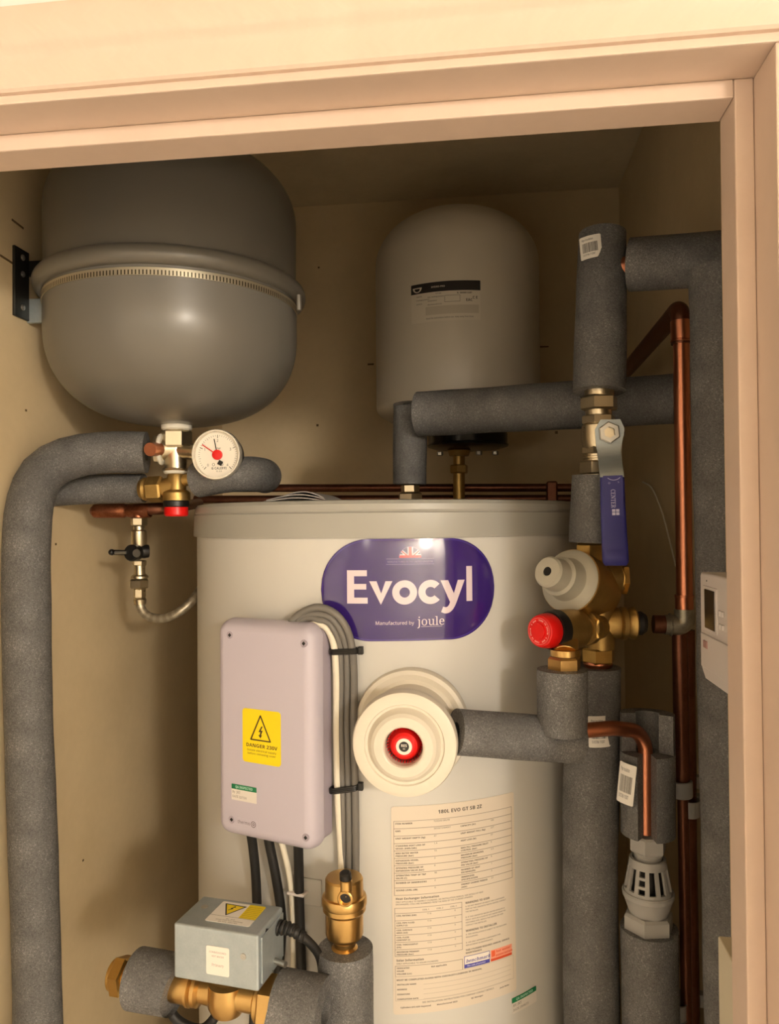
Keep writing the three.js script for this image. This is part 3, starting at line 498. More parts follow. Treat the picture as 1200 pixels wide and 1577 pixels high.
{ const a = at(850, 755, -1.49), t = thing('pipe_clip', 'dark double pipe clip on the level copper pipes behind the cylinder top', 'pipe clip', a); part('body', rbox(0.02, 0.05, 0.024, 0.004).translate(a.x, a.y - 0.008, a.z), M.copperDull, t); }
solo('wire', sweep(spline([atX(990, 742, 0.282), atX(1004, 752, 0.282), atX(1020, 790, 0.282), atX(1032, 835, 0.282), atX(1041, 872, 0.282)], 40), 0.0013, { seg: 8 }), M.cableWhite, 'thin pale wire trailing down the right wall behind the copper pipe', 'wire');

// ---------------------------------------------------------------- grey expansion vessel with bracket
const vx = -0.4195, vz = -1.0, VR = 0.1652;
{
  const yB = at(275, 655, vz).y, y1 = at(65, 528, vz).y, yR0 = at(260, 403, vz + VR).y, yR1 = at(260, 371, vz + VR).y, yS = at(456, 335, vz).y, base = V(vx, yB, vz);
  const t = thing('expansion_vessel', 'large dull grey expansion vessel with a rolled belt, strapped to the wall', 'expansion vessel', base);
  const dome = []; for (let k = 0; k <= 24; k++) { const a = k / 24 * Math.PI / 2; dome.push([VR * Math.sin(a) ** 0.76, yB + (y1 - yB) * (1 - Math.cos(a) ** 0.92)]); }
  const top = []; for (let k = 0; k <= 20; k++) { const a = k / 20 * Math.PI / 2; top.push([VR * Math.cos(a) ** 0.86, yS + 0.10 * Math.sin(a) ** 0.95]); }
  part('lower_shell', lathe(V(vx, 0, vz), V(0, 1, 0), [...dome, [VR, y1 + 0.02], [VR, yR0]], 112), M.vessel, t);
  part('upper_shell', lathe(V(vx, 0, vz), V(0, 1, 0), [[VR - 0.001, yR1 - 0.002], ...top], 112), M.vessel, t);
  const rm = (yR0 + yR1) / 2, rh = (yR1 - yR0) / 2, bead = []; for (let k = 0; k <= 16; k++) { const a = -Math.PI / 2 + k / 16 * Math.PI; bead.push([VR - 0.002 + 0.0145 * Math.cos(a) ** 0.7, rm + rh * Math.sin(a)]); }
  part('rolled_belt', lathe(V(vx, 0, vz), V(0, 1, 0), bead, 112), M.vessel, t);
  part('plug', lathe(V(vx, yS + 0.099, vz), V(0, 1, 0), [[0, 0], [0.02, 0], [0.02, 0.006], [0.012, 0.016], [0, 0.016]], 32), M.rubber, t);
  const zf = Math.PI, sy0 = at(260, 420, vz + VR).y, sy1 = at(260, 408, vz + VR).y;
  const br = thing('vessel_bracket', 'dark metal wall bracket with a slotted steel strap round the grey vessel', 'bracket', V(XL, sy0, vz + 0.05));
  part('strap', lathe(V(vx, 0, vz), V(0, 1, 0), [[VR, sy0], [VR + 0.0014, sy0], [VR + 0.0014, sy1], [VR, sy1]], 112), M.strap, br, { label: 'slotted steel strap' });
  part('strap_screw', lathe(at(461, 478, vz + 0.02), V(0, 1, 0), [[0, 0], [0.0035, 0], [0.0035, 0.02], [0, 0.02]], 12), M.steel, br);
  const a = atX(20, 378, XL), b = atX(20, 486, XL), zf1 = vz + 0.056;
  const pl = part('wall_plate', block(XL, b.y, zf1, XL + 0.004, a.y, a.z + 0.002, 0.001), M.darkZinc, br);
  part('arm', block(XL, b.y - 0.002, zf1 - 0.006, vx - VR + 0.025, b.y + 0.03, zf1, 0.001), M.zinc, br);
  part('arm', block(XL, a.y - 0.03, zf1 - 0.006, vx - VR + 0.025, a.y - 0.01, zf1, 0.001), M.darkZinc, br);
  for (const q of [0.12, 0.36, 0.84]) part('screw', lathe(V(XL + 0.003, a.y + (b.y - a.y) * q, (zf1 + a.z) / 2), V(1, 0, 0), [[0, 0], [0.0042, 0], [0.0038, 0.002], [0.002, 0.0032], [0, 0.0032]], 20), M.steel, pl);
}

// ---------------------------------------------------------------- safety group, gauge and relief valve under the vessel
{
  const z = -1.0, P = (px, py, dz = 0) => at(px, py, z + dz), D = V(0, -1, 0), m = (px) => px * 1.02 / FOC;
  const t = thing('safety_valve', 'brass safety valve group with a red cap hanging below the grey vessel', 'valve', P(271, 796));
  part('sealing_ring', lathe(P(272, 652), D, [[0, 0], [m(22), 0], [m(24), 0.002], [m(23.5), 0.008], [m(20), 0.01], [0, 0.01]], 36), M.ptfe, t, { label: 'white sealing tape' });
  part('connector', hex(P(272, 663), D, m(28), m(24.5), 0.35), M.nickel, t);
  part('manifold', [rod(P(271, 684), P(271, 722), m(17)), lathe(P(271, 722), D, [[0, 0], [m(20), 0], [m(21), 0.002], [m(20), 0.003], [0, 0.003]]), rod(P(271, 692), P(236, 692, 0.01), m(17)), rod(P(271, 693), P(322, 699, 0.02), m(12))], M.nickel, t);
  part('sealing_ring', rod(P(271, 722), P(271, 730), m(19), 32, 0.002), M.ptfe, t, { label: 'white sealing tape' });
  part('sealing_ring', lathe(P(252, 692, 0.006), V(-1, 0, 0.15), [[m(14), 0], [m(23), 0], [m(25), 0.003], [m(24), 0.005], [m(14), 0.006]], 30), M.ptfe, t, { label: 'white sealing tape' });
  part('union_nut', hex(P(250, 692, 0.008), V(-1, 0, 0.2), m(12), m(23), 0.2), M.nickel, t);
  part('copper_stub', rod(P(246, 692, 0.014), P(231, 692, 0.042), m(10.5)), M.copper, t, { label: 'bare copper pipe end' });
  part('valve_body', [lathe(P(272, 730), D, [[0, 0], [m(13), 0], [m(15), 0.004], [m(15), m(25)], [m(20), m(28)], [m(21.5), m(30)], [m(21.5), m(42)], [0, m(42)]], 36), rod(P(270, 748), P(250, 752), m(15)), rod(P(270, 741), P(302, 737), m(10))], M.brassDull, t);
  part('outlet_nut', [hex(P(252, 753), V(-1, -0.03, 0), m(26), m(21), 0.3), lathe(P(228, 753), V(-1, 0, 0), [[0, 0], [m(18), 0], [m(19), 0.004], [m(15), 0.01], [0, 0.01]])], M.brassDull, t);
  part('sealing_ring', rod(P(297, 738), P(302, 738), m(13), 28, 0.001), M.ptfe, t, { label: 'white sealing tape' });
  part('collar', rod(P(271.5, 771), P(271.5, 781), m(20), 36, 0.001), M.black, t, { label: 'black plastic collar' });
  part('cap', lathe(P(271.5, 780), D, [[0, 0], [m(18), 0], [m(18.5), 0.002], [m(18.5), m(13)], [m(16.5), m(15.5)], [0, m(15.5)]], 40), M.red, t, { label: 'red valve cap' });
  // gauge
  const gp = at(333, 700, -0.945), gr = 0.0325, Z = V(0, 0, 1), g = thing('pressure_gauge', 'round white pressure gauge with a red and a black needle in front of foam', 'gauge', gp);
  part('case', lathe(gp.clone().add(V(0, 0, -0.03)), Z, [[0, 0], [0.012, 0], [0.026, 0.002], [0.029, 0.006], [0.031, 0.02], [0, 0.02]], 56), M.black, g, { label: 'black case' });
  part('bezel', lathe(gp.clone().add(V(0, 0, -0.008)), Z, [[0.03, 0], [gr - 0.001, 0], [gr, 0.001], [gr, 0.0085], [gr - 0.001, 0.01], [gr - 0.0025, 0.01], [gr - 0.003, 0.006], [gr - 0.003, 0.002]], 56), std({ color: 0xd8d2c6, metalness: 0.6, roughness: 0.2 }), g);
  const dial = print(512, 512, (x) => {
    x.fillStyle = '#efe8da'; x.fillRect(0, 0, 512, 512); x.translate(256, 256); x.strokeStyle = '#3a352e'; const A = (v) => (135 + v / 4 * 270) * RAD;
    for (let k = 0; k <= 40; k++) { const a = A(k / 10), big = k % 10 === 0; x.lineWidth = big ? 7 : 3; x.beginPath(); x.moveTo(Math.cos(a) * 222, Math.sin(a) * 222); x.lineTo(Math.cos(a) * (big ? 186 : k % 5 ? 205 : 196), Math.sin(a) * (big ? 186 : k % 5 ? 205 : 196)); x.stroke(); }
    for (let k = 0; k <= 4; k++) { const a = A(k); text(x, String(k), Math.cos(a) * 158, Math.sin(a) * 158 + 14, '40px sans-serif', '#3a352e', 'center'); }
    text(x, 'bar', 14, -62, '30px sans-serif', '#3a352e', 'center'); x.lineWidth = 4; for (const s of [-1, 1]) { x.beginPath(); x.arc(s * 48, 106, 14, 0, 7); x.stroke(); } text(x, 'G CALEFFI', 14, 160, 'bold 36px sans-serif', '#3a352e', 'center'); text(x, 'CL 2.5', 14, 188, '24px sans-serif', '#3a352e', 'center');
  }, { roughness: 0.4 });
  const df = part('dial', plate(0.0595, 0.0595, 0.0297, 0.0006).translate(gp.x, gp.y, gp.z - 0.006), dial, g, { label: 'white dial with a scale from 0 to 4 bar' });
  const needle = (ang, len, w, mat, dz, label) => part('needle', rbox(len, w, 0.0006, 0.0002).translate(len / 2 - 0.004, 0, 0).rotateZ(ang).translate(gp.x, gp.y, gp.z - 0.0045 + dz), mat, df, { label });
  needle(1.78, 0.025, 0.0011, M.black, 0, 'black needle'); needle(2.55, 0.028, 0.0012, M.red, 0.001, 'red needle');
  part('needle_hub', lathe(gp.clone().add(V(0, 0, -0.0055)), Z, [[0, 0], [0.0066, 0], [0.0064, 0.003], [0.003, 0.0035], [0, 0.0035]], 32), M.red, df, { label: 'red round needle hub' });
  part('counterweight', rbox(0.006, 0.006, 0.0006, 0.0002).rotateZ(-0.5).translate(gp.x + 0.0038, gp.y - 0.0105, gp.z - 0.004), M.black, df);
}

// ---------------------------------------------------------------- filling valve with braided hose
{
  const z = -1.04, P = (px, py, dz = 0) => at(px, py, z + dz), D = V(0, -1, 0), m = (px) => px * 1.07 / FOC;
  const c = thing('copper_pipe', 'stained copper tee and pipe below the thin foam sleeve, above the filling valve', 'pipe', P(213, 796));
  part('pipe', sweep(fillet([P(146, 787), P(262, 783), at(306, 775, -1.3)], 0.02), 0.0085, { seg: 22 }), M.copperDull, c);
  part('tee', [lathe(P(141, 787), V(1, 0, 0), [[0, 0], [0.006, 0.0005], [0.0098, 0.005], [0.0102, 0.012], [0.0102, 0.05], [0.0092, 0.052], [0.0092, 0.056], [0.0102, 0.058], [0.0102, 0.088], [0.0085, 0.088]], 28), rod(P(213, 785), P(213, 800), m(9))], M.copperTee, c, { label: 'stained copper tee' });
  const t = thing('filling_valve', 'nickel filling valve with a black lever hanging by the left wall', 'valve', P(214, 932));
  part('top_nut', [hex(P(214, 797), D, m(13), m(13), 0.3), rod(P(214, 810), P(214, 817), m(9))], M.nickel, t);
  part('body', [lathe(P(214, 816), D, [[0, 0], [m(10), 0], [m(12), 0.002], [m(12), m(30)], [m(10), m(34)], [m(9), m(44)], [0, m(44)]], 30), hex(P(214.5, 863), D, m(8), m(11), 0.3), rod(P(215, 870), P(215, 886), m(8.5)), lathe(P(215, 885), D, [[0, 0], [m(11), 0], [m(13.5), 0.002], [m(13.5), 0.005], [m(10), 0.006], [0, 0.006]], 30)], M.nickel, t);
  part('coupling_nut', hex(P(214, 892), D, m(14), m(15.5), 0.5), M.nickel, t);
  const lv = part('lever', [lathe(P(211, 851, 0.006), V(-0.1, 0, 1), [[0, 0], [m(11), 0], [m(13), 0.003], [m(13), 0.014], [m(11), 0.017], [0, 0.017]], 36), lathe(P(222, 849, 0.0), V(0.8, 0, -0.6), [[0, -0.012], [m(10), -0.012], [m(11), 0], [m(10), 0.006], [0, 0.006]], 28), sweep([P(208, 851, 0.018), P(188, 851, 0.02), P(173, 850.5, 0.021)], 0.0036, { seg: 14 }), new THREE.SphereGeometry(0.0045, 14, 10).translate(...P(172, 850.5, 0.021).toArray())], M.black, t, { label: 'black plastic lever' });
  part('lever_inlay', sweep([P(194, 851, 0.0235), P(177, 851, 0.0245)], 0.0021, { seg: 10 }), M.steel, lv, { label: 'pale metal inlay' });
  part('screw', lathe(P(210.5, 852, 0.0228), V(-0.1, 0, 1), [[0, 0], [m(6.5), 0], [m(6), 0.0016], [0, 0.0016]], 20), M.steel, lv);
  const h = thing('braided_hose', 'braided metal filling hose curving from the valve towards the cylinder', 'hose', P(214, 930));
  part('ferrule', [hex(P(215, 906), D, m(15), m(9.5), 0.3), lathe(P(215.5, 921), D, [[0, 0], [m(8), 0], [m(10), 0.002], [m(9), m(10)], [0, m(10)]], 24)], M.nickel, h);
  part('hose', sweep(spline([P(215.5, 926), P(217, 936), P(224, 946), P(238, 952), P(258, 951), P(278, 941), P(296, 925, -0.01), P(310, 905, -0.03), at(320, 880, -1.14)], 60), 0.0063, { seg: 16 }), braid, h);
}

// ---------------------------------------------------------------- white vessel on the back wall
{
  const cx0 = at(704, 500, -1.45).x, z = -1.45, R = 0.153, yb = at(704, 662, z).y, y1 = at(704, 628, z).y, y2 = at(830, 408, z).y, y3 = at(704, 337, z - 0.02).y;
  const t = thing('expansion_vessel', 'white potable water expansion vessel with a printed label on the back wall', 'expansion vessel', V(cx0, yb, z));
  const pr = []; for (let k = 0; k <= 16; k++) { const a = k / 16 * Math.PI / 2; pr.push([R * Math.sin(a) ** 0.85, yb + (y1 - yb) * (1 - Math.cos(a))]); }
  const tp = []; for (let k = 0; k <= 22; k++) { const a = k / 22 * Math.PI / 2; tp.push([R * Math.cos(a) ** 0.88, y2 + (y3 - y2) * Math.sin(a)]); }
  part('shell', lathe(V(cx0, 0, z), V(0, 1, 0), [...pr, ...tp], 96), M.vesselWhite, t);
  part('cap', lathe(V(cx0, y3 - 0.004, z), V(0, 1, 0), [[0, 0], [0.024, 0], [0.022, 0.006], [0.012, 0.011], [0, 0.012]], 32), M.rubber, t, { label: 'dark top cap' });
  const fl = part('flange', lathe(V(cx0 + 0.018, at(718, 693, z).y, z), V(0, 1, 0), [[0, 0], [0.03, 0], [0.062, 0.002], [0.075, 0.006], [0.076, 0.009], [0.074, 0.011], [0.074, 0.03], [0.05, 0.04], [0, 0.06]], 56), std({ color: 0x0b0a09, roughness: 0.25 }), t, { label: 'black steel flange' });
  for (const [px, py] of [[678, 700], [738, 699], [763, 699]]) { const p = at(px, py, z + 0.052); part('bolt', hex(V(p.x, p.y - 0.002, p.z), V(0, 1, 0), 0.007, 0.0058), M.steel, fl); }
  part('connector', [rod(at(707, 700, z + 0.0), at(707, 780, z), 0.011), hex(at(707, 716, z), V(0, -1, 0), 0.016, 0.017, 0.2), lathe(at(707, 694, z), V(0, -1, 0), [[0, 0], [0.022, 0], [0.018, 0.01], [0, 0.012]])], M.brassDull, t);
  const lab = print(520, 290, (x) => {
    x.fillStyle = '#d6cdbd'; x.fillRect(0, 0, 520, 290); x.fillStyle = '#24201f'; x.fillRect(0, 0, 520, 72); x.fillStyle = '#d6cdbd'; x.beginPath(); x.arc(52, 26, 38, 0, Math.PI); x.fill(); x.fillStyle = '#24201f'; x.beginPath(); x.arc(52, 34, 22, 0, Math.PI); x.fill(); x.fillRect(8, 12, 90, 14);
    text(x, 'HYDRO-PRO', 162, 42, 'bold 18px sans-serif', '#cfc6bb'); const k = '#4e463e'; for (let i = 0; i < 6; i++) text(x, ['Capacity', 'Max. working pressure', 'Precharge pressure', 'Temperature', 'Serial no.', 'Manufactured in EU'][i], 44 + (i % 2) * 90, 98 + i * 14, '12px sans-serif', k); text(x, '9.5 bar', 195, 90, '14px sans-serif', k); text(x, 'N. 0000813287', 350, 96, 'bold 16px sans-serif', k); x.strokeStyle = k; x.lineWidth = 2; x.strokeRect(262, 106, 110, 46); text(x, 'EAC', 414, 152, 'bold 26px sans-serif', k); text(x, 'C E', 462, 134, 'bold 26px sans-serif', k);
    x.fillStyle = '#c3b9a8'; x.fillRect(118, 178, 390, 62); text(x, 'Read the instructions before use. Keep away from frost.', 122, 270, '14px sans-serif', k);
  }, { roughness: 0.5 });
  const lp = at(690, 463, z + R); part('printed_label', place(plate(0.122, 0.067, 0.001, 0.0004, R), V(cx0 + Math.sin(-0.1) * (R + 0.0003), lp.y, z + Math.cos(-0.1) * (R + 0.0003)), -0.1), lab, t, { label: 'printed label with a black header strip' });
  part('bracket', block(cx0 - 0.03, y2 - 0.14, ZB, cx0 + 0.03, y2 - 0.06, z - R + 0.004), M.zinc, t);
}
// outlet nut of the cylinder and paper manuals lying on its lid
{
  const p = V(at(632, 757, -1.15).x, yTop, -1.15), t = thing('pipe_fitting', 'pale hexagonal fitting on the cylinder top below the short foam sleeve', 'pipe fitting', p);
  part('nut', [hex(p, V(0, 1, 0), 0.018, 0.019, 0.2)], M.nickel, t); part('neck', [hex(p.clone().add(V(0, 0.018, 0)), V(0, 1, 0), 0.012, 0.014, 0.5), rod(p.clone().add(V(0, 0.03, 0)), p.clone().add(V(0, 0.05, 0)), 0.011)], M.nickel, t);
  const sheet = (x0, x1, z0, z1, y, lift, label) => { const g = new THREE.BoxGeometry(x1 - x0, 0.0016, z1 - z0, 24, 1, 4), a = g.attributes.position; for (let i = 0; i < a.count; i++) { const u = a.getX(i) / (x1 - x0) + 0.5; a.setY(i, a.getY(i) + lift * Math.sin(u * Math.PI) * (0.6 + 0.4 * u)); } g.computeVertexNormals(); solo('manual', g.translate((x0 + x1) / 2, y, (z0 + z1) / 2), M.paper, label, 'manual'); };
  const xl = at(385, 765, -1.0).x, x2 = at(505, 765, -1.06).x, x3 = at(540, 765, -1.02).x;
  sheet(xl, x3, -1.12, -0.99, yTop + 0.001, 0.0, 'lowest paper manual, lying flat on the grey cylinder top');
  sheet(xl + 0.01, x2, -1.16, -1.03, yTop + 0.0035, 0.006, 'bulging paper manual, second from the bottom on the cylinder top');
  sheet(xl + 0.005, x2 - 0.004, -1.2, -1.06, yTop + 0.0065, 0.009, 'bulging paper manual, third from the bottom on the cylinder top');
  sheet(xl + 0.012, x2 - 0.012, -1.24, -1.09, yTop + 0.0095, 0.012, 'topmost paper manual of the stack on the cylinder top');
}

// ---------------------------------------------------------------- lever valve on the right
{
  const P = (px, py, dz = 0) => at(px, py, xa + dz), D = V(0, -1, 0), m = (px) => px * 0.975 / FOC;
  const t = thing('lever_valve', 'nickel ball valve with a blue plastic lever pointing down', 'valve', P(917, 735));
  part('union_nut', [hex(P(922.5, 611), D, m(20), m(27), 0.38), rod(P(923, 601), P(922.5, 611), m(21.5))], M.nickel, t);
  part('body', [rod(P(922, 630), P(922, 642), m(19)), hex(P(922, 640), D, m(13), m(24), 0.38), lathe(P(921, 652), D, [[0, 0], [m(20), 0], [m(23), 0.003], [m(23.5), m(18)], [m(23), m(30)], [m(20), m(38)], [0, m(38)]], 36), hex(P(920, 688), D, m(11), m(22), 0.38), rod(P(920, 698), P(919.5, 712), m(18)), rod(P(920, 703), P(920, 707), m(20))], M.nickel, t);
  part('union_nut', [hex(P(919.5, 710), D, m(20), m(25), 0.45), rod(P(919, 729), P(918.5, 737), m(20))], M.nickel, t);
  part('stem', [rod(P(936, 667, 0.01), P(937, 667, 0.034), m(11))], M.nickel, t);
  // lever: a flat plate, a bend outward, then the long blade
  const c0 = P(937.5, 667, 0.035), lv = new THREE.Group();
  const path = [P(936, 646, 0.036), P(938, 690, 0.036), P(939.5, 704, 0.04), P(941.5, 722, 0.052), P(943, 736, 0.056), P(944, 760, 0.056)];
  const pl = spline(path, 40), hw = [], pos = [], uv = [], idx = [];
  pl.forEach((p, i) => { const s = i / 40, w = s < 0.12 ? 0.012 + s / 0.12 * 0.006 : s < 0.4 ? 0.018 - (s - 0.12) / 0.28 * 0.0035 : 0.0142; const th = 0.0026; for (const [a, b] of [[-1, 0], [1, 0], [1, -1], [-1, -1]]) { pos.push(p.x + a * w * 0.92 + (s < 0.35 ? 0.003 * (1 - s / 0.35) : 0), p.y, p.z + b * th); uv.push(a * w, s); } if (i) for (let k = 0; k < 4; k++) { const A = 4 * (i - 1) + k, B = 4 * (i - 1) + (k + 1) % 4, C = 4 * i + k, E = 4 * i + (k + 1) % 4; idx.push(A, C, B, B, C, E); } });
  idx.push(0, 1, 2, 0, 2, 3); const l = 160; idx.push(l, l + 2, l + 1, l, l + 3, l + 2);
  const lever = part('lever', build(pos, uv, idx, 30), M.zinc, t, { label: 'zinc-plated lever' });
  part('nut', hex(c0.clone().add(V(0, 0, 0.001)), V(0, 0, 1), 0.007, m(15.5), 0.1, m(8)), M.steel, lever);
  part('bolt_end', rod(c0.clone(), c0.clone().add(V(0, 0, 0.0045)), m(8.5)), M.nickel, lever);
  part('pin', rod(P(958, 668, 0.03), P(962, 668, 0.031), 0.003), M.steel, lever);
  // blue sleeve
  const sl = spline([P(943, 735, 0.0555), P(944.5, 790, 0.057), P(947, 840, 0.06), P(948.5, 871, 0.06)], 30), sp = [], su = [], si = [];
  sl.forEach((p, i) => { const s = i / 30, w = 0.0132 + 0.0012 * s, e = s > 0.93 ? Math.sqrt(Math.max(0.05, 1 - ((s - 0.93) / 0.072) ** 2)) : 1, th = 0.0032 + (s > 0.8 ? 0.002 * Math.sin((s - 0.8) / 0.2 * Math.PI) : 0); for (let k = 0; k < 20; k++) { const a = k / 20 * 6.2832, c = Math.cos(a), q = Math.sin(a); sp.push(p.x + Math.sign(c) * Math.abs(c) ** 0.35 * w * (0.75 + 0.25 * e), p.y, p.z + Math.sign(q) * Math.abs(q) ** 0.5 * th * e); su.push(a * 0.005, s * 0.1); } if (i) for (let k = 0; k < 20; k++) { const A = 20 * (i - 1) + k, B = 20 * (i - 1) + (k + 1) % 20, C = 20 * i + k, E = 20 * i + (k + 1) % 20; si.push(A, B, C, B, E, C); } });
  for (const [st, flip] of [[0, 0], [600, 1]]) for (let k = 1; k < 19; k++) flip ? si.push(st, st + k, st + k + 1) : si.push(st, st + k + 1, st + k);
  const grip = part('grip', build(sp, su, si, 40), M.blue, lever, { label: 'blue plastic grip' });
  const pr = print(120, 520, (x) => { x.fillStyle = '#252474'; x.fillRect(0, 0, 120, 520); x.strokeStyle = '#b9b6d8'; x.lineWidth = 5; x.beginPath(); x.arc(66, -10, 46, 0.6, 2.5); x.stroke(); text(x, 'O', 30, 66, '20px sans-serif', '#b9b6d8'); text(x, 'S', 88, 60, '20px sans-serif', '#b9b6d8'); x.translate(46, 108); x.rotate(Math.PI / 2); text(x, 'CENTER', 0, 0, '38px serif', '#c9c6e2'); x.fillStyle = '#c9c6e2'; for (let i = 0; i < 4; i++) x.fillRect(158 + (i % 2) * 26, -28 + Math.floor(i / 2) * 24 - 20, 22, 20); text(x, 'Heating Ltd', 225, -8, 'italic 28px serif', '#9a96c8'); }, { roughness: 0.45 });
  const pp = P(944.5, 783, 0.057); part('print', place(plate(0.0215, 0.073, 0.001, 0.0004), V(pp.x, pp.y, pp.z + 0.0032), 0, 0.03, 0.02), pr, grip);
}

// ---------------------------------------------------------------- brass pressure reducing and relief valve block
{
  const P = (px, py, dz = 0) => at(px, py, xa + dz), D = V(0, -1, 0), m = (px) => px * 0.97 / FOC, Rt = V(1, 0, -0.12);
  const t = thing('inlet_valve_group', 'brass inlet valve block with a pale grey cone cap and a red relief knob', 'valve', P(920, 1030));
  part('top_nut', [hex(P(913, 836), D, m(27), m(24), 0.3), rod(P(914, 860), P(915, 885), m(19))], M.brass, t);
  const b1 = P(879, 895, 0.034), ax = P(841, 879, 0.074).sub(b1).normalize(), bl = 0.066, b0 = b1.clone().addScaledVector(ax, -bl);
  part('regulator_body', [lathe(b0, ax, [[0, -0.004], [m(30), 0], [m(40), 0.006], [m(43), bl * 0.5], [m(45), bl * 0.72], [m(45), bl], [0, bl]], 56), rod(P(936, 893), P(958, 889, -0.006), m(22))], M.brassDull, t);
  part('side_plug', [hex(P(955, 890, -0.004), Rt, m(9), m(24), 0.4), rod(P(948, 890), P(956, 890, -0.004), m(20))], M.brass, t);
  part('rim', lathe(b1.clone().addScaledVector(ax, -0.001), ax, [[m(30), 0], [m(45.5), 0], [m(45.5), 0.0025], [m(30), 0.003]], 56), M.brassBright, t);
  const cap = part('cone_cap', lathe(b1.clone().addScaledVector(ax, 0.001), ax, [[0, 0], [m(44), 0], [m(44.5), 0.002], [m(41), 0.005], [m(31), 0.008], [m(29), 0.011], [m(27.5), 0.026], [m(23.5), 0.029], [m(22.5), 0.034], [m(21.5), 0.046], [m(19), 0.049], [m(7), 0.0495], [m(6), 0.0485], [m(6), 0.044], [0, 0.044]], 56), M.palePlastic, t, { label: 'pale grey plastic cone cap' });
  part('hole', lathe(b1.clone().addScaledVector(ax, 0.0455), ax, [[0, 0], [m(6.2), 0], [m(6.2), 0.0042], [0, 0.0042]], 24), M.black, cap);
  part('lower_body', [lathe(P(924, 935), D, [[0, 0], [m(20), 0], [m(21), 0.004], [m(21), m(60)], [m(17), m(64)], [0, m(64)]], 40)], M.brassDull, t);
  part('bottom_nut', hex(P(922, 997), D, m(22), m(24), 0.3), M.brass, t);
  part('copper_ring', [lathe(P(921, 1018), D, [[0, 0], [m(20), 0], [m(21), 0.003], [m(19), 0.007], [0, 0.007]], 32), rod(P(921, 1020), P(920, 1032), m(13))], M.copper, t);
  const sb = P(942, 960, -0.002);
  part('side_branch', [lathe(sb, Rt, [[0, -0.01], [m(20), -0.01], [m(23), 0], [m(23), 0.007], [m(20), 0.009], [m(24), 0.011], [m(24), 0.016], [m(19), 0.018], [m(22), 0.021], [m(24), 0.026], [m(19), 0.029], [0, 0.029]], 40)], M.brassDull, t);
  part('side_cap', lathe(sb.clone().addScaledVector(Rt, 0.028), Rt, [[0, 0], [m(17), 0], [m(17), 0.007], [m(13), 0.012], [0, 0.012]], 32), M.rubber, t, { label: 'dark plastic end cap' });
  // relief valve: axis towards the lower left
  const r0 = P(925, 965, 0.012), r1 = P(833, 972, 0.092), rx = r1.clone().sub(r0).normalize(), rl = r0.distanceTo(r1), rp = (d) => r0.clone().addScaledVector(rx, d);
  part('relief_body', [lathe(r0, rx, [[0, 0], [m(17), 0.002], [m(17), 0.018], [m(22), 0.02], [m(24), 0.023], [m(23), 0.029], [m(16), 0.031], [m(16), 0.037], [m(22), 0.041], [m(27), 0.047], [m(27), rl - 0.026], [0, rl - 0.026]], 44)], M.brassDull, t);
  part('relief_nut', hex(rp(0.018), rx, 0.012, m(25), 0.3), M.brass, t);
  part('collar', lathe(rp(rl - 0.027), rx, [[0, 0], [m(27.5), 0], [m(27), 0.006], [m(25), 0.012], [0, 0.012]], 44), M.black, t, { label: 'black plastic collar' });
  const kb = part('relief_knob', lathe(rp(rl - 0.015), rx, [[0, 0], [m(22.5), 0], [m(23.5), 0.002], [m(22.5), 0.012], [m(20.5), 0.0165], [m(17), 0.0178], [m(14.5), 0.0178], [m(14), 0.0165], [0, 0.0165]], 48), M.red, t, { label: 'red relief knob' });
  part('knob_centre', lathe(rp(rl + 0.0012), rx, [[0, 0], [m(11), 0], [m(10.5), 0.0036], [0, 0.004]], 36), M.red, kb);
  const ringPrint = print(256, 256, (x) => { x.fillStyle = '#e01210'; x.fillRect(0, 0, 256, 256); x.strokeStyle = '#f0b0a8'; x.lineWidth = 3; x.translate(128, 128); x.beginPath(); x.arc(0, 0, 120, 0, 7); x.stroke(); const s = 'TURN TO DRAIN  6 BAR  TURN TO DRAIN  6 BAR  '; for (let i = 0; i < s.length; i++) { x.save(); x.rotate(i / s.length * 6.2832); text(x, s[i], 0, -94, 'bold 19px sans-serif', '#f4d6d0', 'center'); x.restore(); } }, { roughness: 0.36 });
  part('printed_ring', plate(m(37), m(37), m(18.45), 0.0003).applyQuaternion(new THREE.Quaternion().setFromUnitVectors(V(0, 0, 1), rx)).translate(...rp(rl + 0.00285).toArray()), ringPrint, kb);
  part('outlet', [rod(rp(rl - 0.045), P(871, 1008, 0.086), m(17)), lathe(P(871, 1000, 0.086), D, [[0, 0], [m(20), 0], [m(20), m(8)], [m(16), m(10)], [m(16), m(16)], [0, m(16)]], 36)], M.brassBright, t);
  part('outlet_nut', hex(P(869, 1011, 0.09), D, m(22), m(22), 0.3), M.brassBright, t);
}

